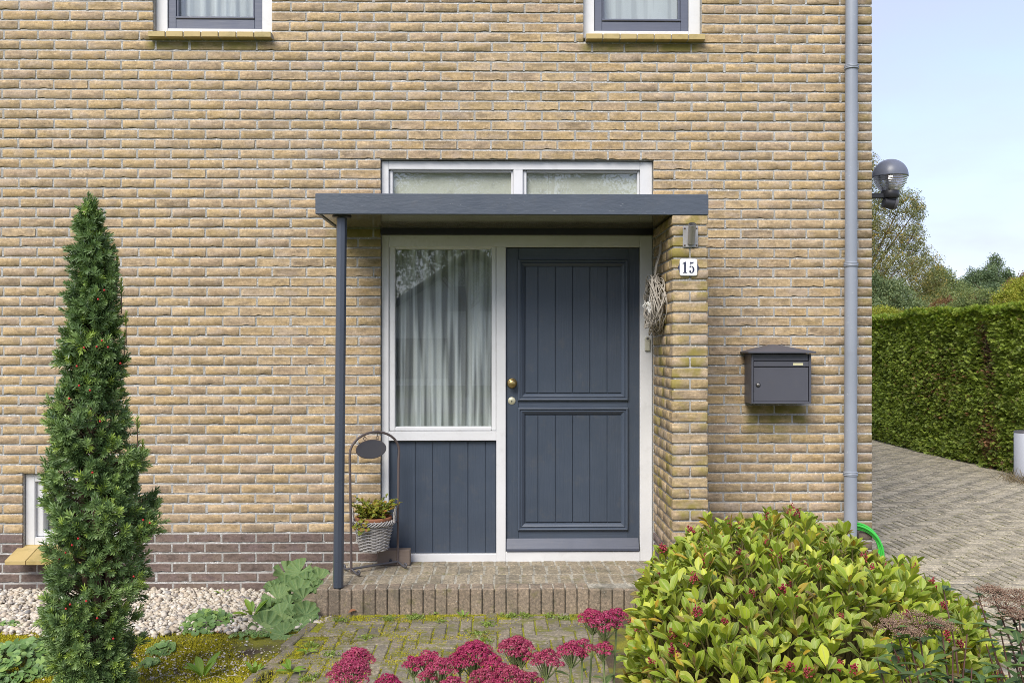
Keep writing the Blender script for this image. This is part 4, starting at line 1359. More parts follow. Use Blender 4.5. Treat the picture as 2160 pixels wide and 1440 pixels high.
n = N('moss_joint'); col = n.ramp(n.noise(14, 5, .6), [(.35, (.14, .14, .012)), (.5, (.25, .26, .012)), (.62, (.10, .09, .03)), (.8, (.07, .06, .04))])
n.set(Base_Color=col, Roughness=1.0); n.bump(n.noise(260, 3), 1, .004); M['joint'] = n.m
n = N('drive_joint'); col = n.ramp(n.noise(3.5, 5, .6), [(.35, (.13, .14, .02)), (.55, (.05, .048, .022)), (.7, (.16, .18, .02))])
n.set(Base_Color=col, Roughness=1.0); M['djoint'] = n.m
n = N('bed_soil'); col = n.ramp(n.noise(5, 6, .65), [(.3, (.05, .035, .022)), (.44, (.095, .07, .04)), (.52, (.15, .15, .02)), (.66, (.24, .23, .018))])
n.set(Base_Color=col, Roughness=1.0); n.bump(n.noise(80, 5, .7), 1, .01); M['bed'] = n.m
n = N('moss'); g_ = n.rnd(); col = n.mix(n.rng(n.noise(6, 5, .6), .48, .72), n.ramp(g_, [(0, (.26, .25, .010)), (.6, (.42, .38, .014)), (1, (.52, .44, .02))]), n.ramp(g_, [(0, (.055, .05, .012)), (.7, (.11, .12, .012)), (1, (.16, .11, .03))]))
n.set(Base_Color=col, Roughness=1.0); M['moss'] = n.m

# driveway of pavers right of the house
drive = grid('driveway', lambda x, y: -.0055, WX1 - .6, 6.9, -3.2, 13.5, 12, 20, M['djoint'], inside=lambda x, y: not (x < WX1 and y > 0))
drive['kind'] = 'structure'; drive['label'] = 'mossy herringbone brick driveway between the house corner and the clipped hedge'
path = grid('garden_path', lambda x, y: -.0065, -2.2, 1.6, -3.4, -.60, 30, 30, M['joint'], inside=lambda x, y: x > path_left(y) + .03)
path['kind'] = 'structure'; path['label'] = 'mossy brown paver path in front of the doorstep'

def herring(x0, x1, y0, y1, w, inside):
    """herringbone of bricks three times as long as wide; returns centre and direction"""
    out = []
    for i in range(int((x1 - x0) / w) + 1):
        for j in range(int((y1 - y0) / w) + 1):
            m = (i - j) % 6
            if m == 0: cx, cy, o_ = x0 + i * w + 1.5 * w, y0 + j * w + .5 * w, 0
            elif m == 5: cx, cy, o_ = x0 + i * w + .5 * w, y0 + j * w + 1.5 * w, 1
            else: continue
            if inside(cx, cy): out.append((cx, cy, o_))
    return out
def proj(x, y, z):
    """photograph position of a point, with its depth"""
    s, c = math.sin(YAW), math.cos(YAW)
    dy = y + DIST
    dep = x * s + dy * c
    if dep < .3: return -9999, 9999, dep
    return 1080 + FPX * (x * c - dy * s) / dep, 735 - FPX * (z - EYE) / dep, dep
def lay(root, spots, w, gap, mat, tilt, limit, seed, hidden=None):
    r = random.Random(seed)
    L, W, H = 3 * w - gap, w - gap, .05
    me = []
    for v in range(6):
        V, F = block_geo(L, W, H, seed * 10 + v, .005, .002)
        me.append((V - np.array((L / 2, W / 2, H)), F))
    meshes = [geo_mesh('paver', V, F, mat) for V, F in me]
    sc_ = []
    for (cx, cy, o_) in spots:
        px, py, dep = proj(cx, cy, 0)
        vis = -30 < px < 2190 and py < 1470 and not (hidden and hidden(px, py))
        sc_.append((1 / dep if vis else -1 + 0 * dep, cx, cy, o_))
    sc_.sort(key=lambda q: -q[0])
    rest_ = []
    for n_, (s_, cx, cy, o_) in enumerate(sc_):
        rot = Matrix.Rotation((math.pi / 2 if o_ else 0) + r.uniform(-.012, .012), 3, 'Z') @ Matrix.Rotation(r.uniform(-tilt, tilt), 3, 'X') @ Matrix.Rotation(r.uniform(-tilt, tilt), 3, 'Y')
        p = Vector((cx, cy, r.uniform(-.0015, .0015)))
        if s_ > 0 and n_ < limit:
            o = bpy.data.objects.new('paver', r.choice(meshes)); link(o, root)
            o.matrix_local = Matrix.Translation(p) @ rot.to_4x4()
        else:
            V, F = me[r.randrange(6)]
            rest_.append((V @ np.array(rot).T + np.array(p), F, [np.full(len(V), r.random())]))
    if rest_:
        V, F, A = join(rest_)
        o = npmesh('far_pavers', V, F, mat, root, {'rnd': A[0]})
        tag(o, kind='stuff')
def in_drive(x, y):
    if x < WX1 + .06 and y > -.1: return False
    if x < WX1 - .3: return False
    px, py, dep = proj(x, y, 0)
    if dep < .5 or y > 13 or x > 6.7: return False
    return True
def hid_drive(px, py): return px < 1835 or (px < 2060 and py > 1215) or py > 1330
lay(drive, herring(WX1 - .5, 6.8, -3.1, 13, .070, in_drive), .070, .0115, M['drive_paver'], .008, 300, 3, hid_drive)
def in_path(x, y): return x > path_left(y) + .09 and x < 1.55 and y < -.70
lay(path, herring(-2.1, 1.6, -3.35, -.655, .070, in_path), .070, .0075, M['paver'], .016, 300, 4)
# a stretcher course as the path's left edge
r = random.Random(9)
me_ = geo_mesh("edging_brick", *block_geo(.20, .06, .07, 3, .006, .003), M['paver'])
y = -.80
while y > -3.3:
    o = bpy.data.objects.new('edging_brick', me_); link(o, path)
    o.location = (path_left(y) - .035 + r.uniform(-.008, .008), y, -.068 + r.uniform(-.006, .004)); o.rotation_euler = (r.uniform(-.04, .04), 0, math.atan2(1, .12) + math.pi + r.uniform(-.03, .03))
    y -= .193

# flower bed left of the path and bed under the shrubs
bed = grid('flower_bed', bed_h, -4.2, -.6, -3.6, .02, 110, 100, M['bed'], inside=lambda x, y: x < path_left(y) + .06 or y > -.64)
bed['kind'] = 'structure'; bed['label'] = 'dark soil bed with moss and weeds left of the path'
bed2 = grid('shrub_bed', lambda x, y: .012 + .02 * nz(x, y, 4, 5), 1.02, 2.05, -.62, .0, 16, 10, M['bed'])
bed2['kind'] = 'structure'; bed2['label'] = 'strip of soil at the foot of the wall behind the shrub'
bed3 = grid('shrub_bed', lambda x, y: .018 + .02 * nz(x, y, 4, 6), .40, 2.3, -3.6, -.65, 30, 30, M['bed'], inside=lambda x, y: x > .55 + .3 * max(0, (y + 1.2)) - .1 * 0)
bed3['kind'] = 'structure'; bed3['label'] = 'soil bed under the big evergreen shrub right of the path'

# pebbles of the strip along the wall
def blob(seed, n_lat=3, n_lon=7, flat=.6):
    r = random.Random(seed)
    V = [(0, 0, -flat)]
    for i in range(1, n_lat + 1):
        a = math.pi * i / (n_lat + 1) - math.pi / 2
        for k in range(n_lon):
            b = 6.2832 * (k + .5 * (i % 2)) / n_lon; j = r.uniform(.82, 1.12)
            V.append((math.cos(a) * math.cos(b) * j, math.cos(a) * math.sin(b) * j, math.sin(a) * flat * j))
    V.append((0, 0, flat))
    F = []
    for k in range(n_lon):
        F.append((0, 1 + (k + 1) % n_lon, 1 + k))
        for i in range(n_lat - 1):
            a, b, c, d = 1 + i * n_lon + k, 1 + i * n_lon + (k + 1) % n_lon, 1 + (i + 1) * n_lon + (k + 1) % n_lon, 1 + (i + 1) * n_lon + k
            F += [(a, b, c), (a, c, d)]
        F.append((len(V) - 1, 1 + (n_lat - 1) * n_lon + k, 1 + (n_lat - 1) * n_lon + (k + 1) % n_lon))
    return np.array(V), np.array(F)
n = N('pebble'); col = n.ramp(n.rnd(), [(0, (.62, .57, .48)), (.22, (.50, .44, .34)), (.40, (.66, .63, .57)), (.55, (.40, .33, .24)), (.68, (.56, .50, .42)), (.78, (.30, .29, .28)), (.88, (.60, .50, .38)), (.95, (.20, .20, .21)), (1, (.6, .57, .5))])
col = n.mix(n.rng(n.noise(90, 4, .6), .45, .7, 0, .5), col, c4(.34, .27, .18))
n.set(Base_Color=col, Roughness=.6); M['pebble'] = n.m
def rot_rand(n_, tilt=.5):
    a = G.uniform(0, 6.283, n_); t1 = G.normal(0, tilt, n_); t2 = G.normal(0, tilt, n_)
    ca, sa = np.cos(a), np.sin(a)
    Z = np.zeros(n_); O = np.ones(n_)
    Rz = np.stack([np.stack([ca, -sa, Z], 1), np.stack([sa, ca, Z], 1), np.stack([Z, Z, O], 1)], 1)
    c, s = np.cos(t1), np.sin(t1)
    Rx = np.stack([np.stack([O, Z, Z], 1), np.stack([Z, c, -s], 1), np.stack([Z, s, c], 1)], 1)
    c, s = np.cos(t2), np.sin(t2)
    Ry = np.stack([np.stack([c, Z, s], 1), np.stack([Z, O, Z], 1), np.stack([-s, Z, c], 1)], 1)
    return Rz @ Rx @ Ry
def pebbles(name, pts, smin, smax, label, seed):
    parts = []
    for v in range(5):
        q = pts[v::5]
        if not len(q): continue
        T, F = blob(seed + v)
        s = (smin + (smax * 1.25 - smin) * G.random((len(q), 1)) ** 1.8) * G.uniform(.75, 1.3, (len(q), 3))
        V, FF, idx = scatter(T, F, q, rot_rand(len(q), .35), s)
        parts.append((V, FF, [G.random(len(q))[idx]]))
    V, F, A = join(parts)
    o = npmesh(name, V, F, M['pebble'], None, {'rnd': A[0]}, smooth=True)
    return tag(o, label, 'gravel', kind='stuff')
pts = []
while len(pts) < 8200:
    x = G.uniform(-3.4, -.95); yy = G.uniform(-.97 + .05 * nz(pts and pts[-1][0] or 0, 0, 2), -.01)
    edge = -.90 + .06 * nz(x, 0, 2.1, 4) + (.25 * max(0, x + 1.5) if x > -1.5 else 0)
    if yy < edge + G.uniform(-.04, .03): continue
    if x > -1.16 and yy > -.62: continue
    pts.append((x, yy, bed_h(x, yy) + G.uniform(.0, .022)))
pebbles('gravel', np.array(pts), .009, .019, 'strip of white and ochre pebbles along the foot of the house wall', 20)
pts = []
while len(pts) < 800:
    x, yy = G.normal(-1.45, .30), G.normal(-1.38, .16)
    if x > path_left(yy) - .05 or yy > -.85: continue
    pts.append((x, yy, bed_h(x, yy) + .009))
pebbles('small_gravel', np.array(pts), .003, .006, 'fine pale grit scattered in the yellow moss', 30)

# moss: cushions of tiny upright shoots
def tuft_cloud(pts, size, per, mat, name, label, cat, flare=.7, kind='stuff', parent=None, w=.22):
    pts = np.repeat(np.asarray(pts, float), per, axis=0)
    n_ = len(pts)
    pts = pts + G.normal(0, size * .45, (n_, 3)) * np.array([1, 1, .15])
    d = np.stack([G.normal(0, flare, n_), G.normal(0, flare, n_), np.ones(n_)], 1)
    nn = np.stack([G.normal(0, 1, n_), G.normal(0, 1, n_), G.normal(0, .3, n_)], 1)
    T = np.array([(-w / 2, 0, 0), (w / 2, 0, 0), (w / 2.4, .6, .06), (0, 1, .0), (-w / 2.4, .6, .06)])
    TF = np.array([(0, 1, 2), (0, 2, 4), (4, 2, 3)])
    V, F, idx = scatter(T, TF, pts, frames(d, nn), G.uniform(.6, 1.3, n_) * size)
    o = npmesh(name, V, F, mat, parent, {'rnd': G.random(n_)[idx]})
    if label: tag(o, label, cat)
    return tag(o, kind=kind)
pts = []
while len(pts) < 19000:
    x = G.uniform(-3.3, -.95); yy = G.uniform(-2.3, -.86)
    if x > path_left(yy) - .02: continue
    m = nz(x, yy, 2.6, 9) + (.42 if yy > -1.5 + .2 * nz(x, 0, 2, 3) else .20) + (.1 if x < -1.9 else 0)
    if m < G.uniform(-.1, .3): continue
    pts.append((x, yy, bed_h(x, yy) + .002))
tuft_cloud(pts, .014, 6, M['moss'], 'moss', 'bright yellow green moss carpet between pebbles and path', 'moss')
pts = []
while len(pts) < 11000:
    x = G.uniform(-1.9, 1.1); yy = G.uniform(-2.9, -.66)
    if x < path_left(yy): continue
    m = nz(x, yy, 4.5, 12) + .32 * (.0 - x) + (.25 if yy > -.80 else 0) + .10
    if m < G.uniform(.02, .35): continue
    jx = abs(((x + 2.1) / .070) % 1 - .5); jy = abs(((yy + 3.35) / .070) % 1 - .5)
    if max(jx, jy) < .40 and m < .38: continue
    pts.append((x, yy, -.003))
tuft_cloud(pts, .009, 5, M['moss'], 'moss', 'moss tufts growing in the joints of the paver path', 'moss')

# ------------------------------------------------------------------ leaves
def leaf_geo(L=1.0, W=.36, nu=4, nv=6, fold=.12, curl=.12, tip=1.0, wide=.55, wave=0.0, seed=0):
    """leaf growing along +y, blade width W at `wide`, normal +z; attribute edge 0 at the midrib, 1 at the margin"""
    r = random.Random(seed)
    V, E = [], []
    for j in range(nv + 1):
        t = j / nv
        if t < wide: w = math.sin(t / wide * math.pi / 2) ** 1.15
        else: w = math.cos((t - wide) / (1 - wide) * math.pi / 2) ** (.75 * tip)
        w = max(w, .02) * W / 2
        for i in range(nu + 1):
            u = i / nu * 2 - 1
            z = fold * abs(u) * w * 2 - curl * L * t * t + wave * math.sin(7 * t + 2 * u + seed) * abs(u)
            V.append((u * w, t * L, z)); E.append(abs(u))
    F = [(j * (nu + 1) + i, j * (nu + 1) + i + 1, (j + 1) * (nu + 1) + i + 1, (j + 1) * (nu + 1) + i) for j in range(nv) for i in range(nu)]
    return np.array(V), np.array(F), np.array(E)

def round_leaf_geo(n_=22, lobes=9, scal=.07, cup=.18, pleat=.05, rings=3, notch=True, pleat_shade=False):
    V, E, F = [(0, 0, 0)], [0], []
    for k in range(rings):
        f = (k + 1) / rings
        for i in range(n_):
            a = (-.5 + (i + .5) / n_) * (6.2832 * (.955 if notch else 1)) + math.pi / 2
            rr = f * (1 - (scal * (1 - abs(math.sin(lobes * a / 2)))) * 2 * f)
            V.append((rr * math.cos(a), rr * math.sin(a), cup * f * f + pleat * f * math.cos(lobes * a))); E.append(.5 + .5 * math.cos(lobes * a) if pleat_shade else f)  # optional tone per pleat: ridges and creases shaded through the colour
    m = n_ if not notch else n_ - 1
    for i in range(m): F.append((0, 1 + i, 1 + (i + 1) % n_, 1 + (i + 1) % n_))
    for k in range(rings - 1):
        for i in range(m):
            a = 1 + k * n_ + i; b = 1 + k * n_ + (i + 1) % n_
            F.append((a, a + n_, b + n_, b))
    T = []
    for q in F:
        T.append((q[0], q[1], q[2]))
        if q[2] != q[3]: T.append((q[0], q[2], q[3]))
    return np.array(V), np.array(T), np.array(E)

def leaf_object_mesh(name, T, F, E, mat, rv=0.0):
    me = bpy.data.meshes.new(name)
    me.from_pydata([tuple(p) for p in T], [], [tuple(int(i) for i in q) for q in F])
    me.materials.append(mat)
    me.polygons.foreach_set('use_smooth', np.ones(len(F), dtype=bool))
    for nm, arr in (('edge', E), ('rnd', np.full(len(T), rv))):
        a = me.attributes.new(nm, 'FLOAT', 'POINT'); a.data.foreach_set('value', np.asarray(arr, dtype=np.float32))
    return me

def mat4(M3, P, s):
    return Matrix([[M3[0][0] * s, M3[0][1] * s, M3[0][2] * s, P[0]], [M3[1][0] * s, M3[1][1] * s, M3[1][2] * s, P[1]], [M3[2][0] * s, M3[2][1] * s, M3[2][2] * s, P[2]], [0, 0, 0, 1]])

M['skim'] = leaf_mat('evergreen_leaf', [(0, c4(.13, .21, .022)), (.18, c4(.28, .39, .025)), (.34, c4(.15, .23, .025)), (.50, c4(.38, .48, .035)), (.60, c4(.09, .15, .025)), (.76, c4(.58, .62, .06)), (.88, c4(.26, .33, .04)), (.93, c4(.22, .14, .05)), (.955, c4(.17, .11, .04)), (.975, c4(.52, .36, .03)), (1, c4(.45, .26, .03))],
    edge=(.50, .48, .12), mid=(.42, .42, .14), rough=.42, spec=.35, trans=.28, mottled=.22)
M['skim_bud'] = leaf_mat('crimson_bud', [(0, c4(.16, .012, .022)), (.5, c4(.26, .02, .035)), (1, c4(.30, .06, .05))], rough=.5, trans=0)
M['skim_stem'] = paint('pale_green_brown_stem', (.20, .17, .06), .7, .5, .5, stretch=(1, 1, 1), gs=90)
M['sed'] = leaf_mat('crimson_flower', [(0, c4(.20, .012, .050)), (.3, c4(.36, .018, .095)), (.55, c4(.48, .035, .14)), (.72, c4(.32, .04, .075)), (.88, c4(.46, .12, .16)), (1, c4(.58, .13, .24))], rough=.7, trans=.15)
M['sed_leaf'] = leaf_mat('fleshy_leaf', [(0, c4(.12, .19, .055)), (.5, c4(.17, .25, .08)), (1, c4(.22, .29, .07))], rough=.5, trans=.15)
M['sed_stem'] = paint('pale_green_stem', (.19, .23, .09), .6, .1, .2, stretch=(1, 1, 1))
M['spi'] = leaf_mat('dull_green_leaf', [(0, c4(.05, .095, .035)), (.35, c4(.08, .15, .04)), (.6, c4(.13, .21, .055)), (.8, c4(.055, .08, .055)), (.93, c4(.16, .22, .06)), (1, c4(.20, .12, .05))], mid=(.18, .22, .08), rough=.55, trans=.25)
M['spi_head'] = leaf_mat('dry_brown_flower', [(0, c4(.20, .115, .08)), (.5, c4(.30, .19, .13)), (1, c4(.38, .27, .19))], rough=.9, trans=.1)
M['spi_stem'] = paint('reddish_twig', (.10, .045, .035), .7, .3, .3, stretch=(1, 1, 1))
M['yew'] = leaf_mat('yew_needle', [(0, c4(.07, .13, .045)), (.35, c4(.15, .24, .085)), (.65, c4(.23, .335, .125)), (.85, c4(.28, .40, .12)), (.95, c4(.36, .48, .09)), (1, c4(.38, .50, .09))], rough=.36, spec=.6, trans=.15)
M['bark'] = paint('brown_bark', (.14, .085, .055), .9, 1., .5, stretch=(1, 1, .3), gs=60)
M['aril'] = leaf_mat('red_berry', [(0, c4(.42, .012, .02)), (1, c4(.50, .03, .03))], rough=.3, trans=0)
M['hedge'] = leaf_mat('hedge_spray', [(0, c4(.14, .20, .04)), (.25, c4(.23, .31, .055)), (.5, c4(.31, .41, .07)), (.72, c4(.38, .49, .08)), (.86, c4(.46, .55, .10)), (.92, c4(.20, .22, .08)), (.935, c4(.26, .17, .07)), (.95, c4(.13, .21, .04)), (1, c4(.36, .46, .08))], rough=.5, trans=.3)
M['hedge_dead'] = leaf_mat('dead_hedge_spray', [(0, c4(.24, .11, .05)), (.5, c4(.32, .16, .075)), (.8, c4(.19, .12, .07)), (1, c4(.36, .24, .12))], rough=.8, trans=.1)
M['hedge_new'] = leaf_mat('fresh_hedge_shoot', [(0, c4(.17, .27, .025)), (.5, c4(.27, .38, .035)), (.8, c4(.36, .40, .045)), (1, c4(.22, .32, .04))], rough=.5, trans=.35)
M['alch'] = leaf_mat('ladys_mantle_leaf', [(0, c4(.10, .185, .060)), (.5, c4(.14, .24, .080)), (.8, c4(.18, .27, .10)), (1, c4(.20, .30, .075))], edge=(.22, .31, .13), mid=(.09, .165, .055), rough=.7, trans=.2, mottled=.25)  # edge and mid paint the light ridges and shaded creases of the pleats
M['cover'] = leaf_mat('ground_cover_leaf', [(0, c4(.08, .16, .04)), (.5, c4(.13, .24, .06)), (.8, c4(.18, .30, .08)), (1, c4(.24, .36, .08))], rough=.5, trans=.2)
M['weed'] = leaf_mat('weed_leaf', [(0, c4(.13, .25, .025)), (.5, c4(.18, .32, .035)), (1, c4(.26, .38, .05))], mid=(.30, .36, .10), rough=.5, trans=.35)
M['ivy'] = leaf_mat('yellow_green_leaf', [(0, c4(.22, .26, .025)), (.35, c4(.34, .34, .03)), (.6, c4(.16, .24, .035)), (.8, c4(.42, .36, .04)), (1, c4(.36, .15, .05))], rough=.55, trans=.3)
M['birch'] = leaf_mat('birch_leaf', [(0, c4(.16, .19, .07)), (.4, c4(.24, .26, .10)), (.7, c4(.30, .30, .12)), (.86, c4(.19, .22, .09)), (.93, c4(.48, .36, .07)), (1, c4(.54, .36, .06))], rough=.6, trans=.35, big=(.9, .50, .68, .5, (.33, .24, .05)))
M['tree_dark'] = leaf_mat('dark_tree_leaf', [(0, c4(.10, .15, .07)), (.5, c4(.16, .215, .09)), (1, c4(.22, .27, .11))], rough=.6, trans=.25)
M['tree_mid'] = leaf_mat('mid_tree_leaf', [(0, c4(.13, .18, .07)), (.5, c4(.20, .26, .09)), (.85, c4(.27, .32, .11)), (1, c4(.33, .30, .09))], rough=.6, trans=.3)
M['pine'] = leaf_mat('pine_needle', [(0, c4(.08, .13, .065)), (.5, c4(.13, .19, .09)), (1, c4(.17, .23, .09))], rough=.6, trans=.2)
M['rust'] = leaf_mat('russet_leaf', [(0, c4(.15, .08, .04)), (.5, c4(.22, .12, .055)), (1, c4(.28, .20, .06))], rough=.7, trans=.3)
M['yellowbush'] = leaf_mat('yellow_bush_leaf', [(0, c4(.20, .26, .025)), (.6, c4(.34, .36, .035)), (1, c4(.42, .38, .05))], rough=.6, trans=.3)

def leaves_split(root, name, T_list, mat, Pm, Mm, Sm, limit, rest_name, visible=None):
    """the `limit` largest-seen leaves become objects of their own, the rest one mesh of the same plant"""
    Pm, Sm = np.asarray(Pm), np.asarray(Sm)
    n_ = len(Pm)
    dep = Pm[:, 1] + DIST
    score = Sm / dep
    if visible is not None: score = np.where(visible, score, score * .2)
    order = np.argsort(-score)
    big = order[:limit]; small = order[limit:]
    me = [leaf_object_mesh(name, T, F, E, mat) for T, F, E in T_list]
    rl = np.array(root.location)
    for i in big:
        o = bpy.data.objects.new(name, me[int(i) % len(me)]); link(o, root)
        o.matrix_local = mat4(Mm[i], Pm[i] - rl, Sm[i])
    parts = []
    for v in range(len(T_list)):
        q = small[small % len(T_list) == v]
        if not len(q): continue
        T, F, E = T_list[v]
        V, FF, idx, e = scatter(T, F, Pm[q], Mm[q], Sm[q], E)
        parts.append((V, FF, [G.random(len(q))[idx], e]))
    if parts:
        V, F, A = join(parts)
        o = npmesh(rest_name, V, F, mat, root, {'rnd': A[0], 'edge': A[1]}, smooth=True)
        tag(o, kind='stuff')

# ------------------------------------------------------------------ evergreen shrub (skimmia) right of the path
SK = Vector((1.33, -2.05, 0)); SRX, SRY = .755, 1.13
SKW = .40
def skim_h(x, y):
    u, v = (x - SK.x) / SRX, (y - SK.y) / SRY
    q = u * u + v * v
    if q > 1: return -1
    base = .66 - .07 * max(0, -v) - .04 * max(0, u)
    return base * (1 - q ** 2.6) ** .5 * (1 + .10 * nz(x, y, 3.2, 21)) + .02
root = thing('evergreen_shrub', 'big evergreen shrub with crimson bud clusters below the mailbox', 'shrub', tuple(SK))
rs = random.Random(17)
tips = []
tries = 0
def skim_pt(a, e):
    """surface of the mound: a round it, e from rim (0) to crown (1)"""
    ce, se = math.cos(e * math.pi / 2) ** .44, math.sin(e * math.pi / 2) ** .62
    hh = .645 - .05 * max(0, -math.sin(a)) * ce - .13 * max(0, math.cos(a)) * ce
    x, y = SK.x + SRX * ce * math.cos(a), SK.y + SRY * ce * math.sin(a)
    x += .27 * (y - SK.y)
    hh -= .36 * max(0, x - 1.38) * min(1, max(0, (y + 2.4) / .9))
    k = 1 + .07 * nz(math.cos(a) * 1.3 + e, math.sin(a) * 1.3 - e, 2.2, 21)
    return Vector((SK.x + (x - SK.x) * k, SK.y + (y - SK.y) * k, .04 + hh * se * (1 + .09 * nz(x, y, 3.4, 22))))
while len(tips) < 820 and tries < 120000:
    tries += 1
    a_, e_ = rs.uniform(0, 6.2832), rs.random() ** .9
    if math.sin(a_) > .35 and e_ < .45: continue            # the far foot is never seen
    p = skim_pt(a_, e_) 
    da, de = (skim_pt(a_ + .03, e_) - p), (skim_pt(a_, min(1, e_ + .02)) - p)
    nn = da.cross(de)
    nn = nn.normalized() if nn.length > 1e-9 else Vector((0, 0, 1))
    nn = (nn + Vector((0, 0, .75)) + Vector((rs.uniform(-.3, .3), rs.uniform(-.3, .3), rs.uniform(0, .2)))).normalized()
    p = p + nn * rs.uniform(-.04, .02) + (Vector((0, 0, .06)) if rs.random() < .11 else Vector((0, 0, 0)))
    if any((p - q[0]).length < .049 for q in tips): continue
    tips.append((p, nn))
# a second, lower layer fills the gaps
for p, nn in list(tips):
    if rs.random() < .40:
        q = p - nn * rs.uniform(.07, .12) + Vector((rs.uniform(-.04, .04), rs.uniform(-.04, .04), 0))
        if q.z > .05: tips.append((q, (nn + Vector((rs.uniform(-.4, .4), rs.uniform(-.4, .4), 0))).normalized()))
LT = [leaf_geo(1, .42 + .04 * (v % 3), 4, 6, fold=.16 + .06 * (v % 2), curl=.02 + .07 * (v % 4), wide=.62, wave=.006, seed=v) for v in range(6)]
P_, D_, N_, S_ = [], [], [], []
stem_mb = MB()
buds = []
for ti, (p, nn) in enumerate(tips):
    side = nn.cross(Vector((0, 0, 1)) if abs(nn.z) < .95 else Vector((1, 0, 0))).normalized()
    oth = nn.cross(side)
    a0 = rs.uniform(0, 6.28)
    k_ = rs.randint(6, 9)
    lift = rs.uniform(.42, 1.0)
    for i in range(k_):
        a_ = a0 + i * 2.4 + rs.uniform(-.25, .25)
        out = side * math.cos(a_) + oth * math.sin(a_)
        el = lift + .60 * (i / k_) + rs.uniform(-.2, .2)
        d = (out * math.cos(el) + nn * math.sin(el)).normalized()
        up = (nn * math.cos(el) - out * math.sin(el)).normalized()
        up = (up + side * rs.uniform(-.35, .35)).normalized()
        P_.append(tuple(p - nn * (.030 * (1 - i / k_)) + out * .004)); D_.append(tuple(d)); N_.append(tuple(up))
        S_.append(rs.uniform(.046, .082) * (1.0 if i < k_ - 2 else .75))
    # stem
    base = Vector((SK.x + (p.x - SK.x) * .55, SK.y + (p.y - SK.y) * .55, .0))
    m_ = base.lerp(p, .55) + Vector((rs.uniform(-.05, .05), rs.uniform(-.05, .05), .02))
    stem_mb.tube([base, m_, p - nn * .04, p + nn * .003], [.006, .0042, .0035, .0025], 5)
    if rs.random() < .19 and ti < 820: buds.append((p + nn * .012, nn))
M3 = frames(np.array(D_), np.array(N_))
leaves_split(root, 'leaf', LT, M['skim'], P_, M3, S_, 300, 'inner_leaves', visible=np.array([d_[2] > .2 for d_ in D_]))
stem_mb.build('stems', M['skim_stem'], root, fix=False)
bt, bf = blob(3, 2, 5, 1.0)
budme = []
for v in range(4):
    r_ = random.Random(v); q = []
    while len(q) < 46:
        a, b, c = r_.uniform(-1, 1), r_.uniform(-1, 1), r_.uniform(0, 1.5)
        if (a * a + b * b) < (1 - c / 1.6) ** 1.1 and r_.random() < .9: q.append((a * .019, b * .019, c * .024))
    V, F, idx = scatter(bt, bf, np.array(q), rot_rand(46), np.full(46, .0034))
    budme.append(leaf_object_mesh('bud_cluster', V, F, np.zeros(len(V)), M['skim_bud'], 0))
for i, (p, nn) in enumerate(buds):
    o = bpy.data.objects.new('bud_cluster', budme[i % 4]); link(o, root)
    q = nn.to_track_quat('Z', 'Y').to_matrix().to_4x4(); s_ = rs.uniform(.75, 1.25)
    o.matrix_local = Matrix.Translation(p - SK) @ q @ Matrix.Scale(s_, 4)

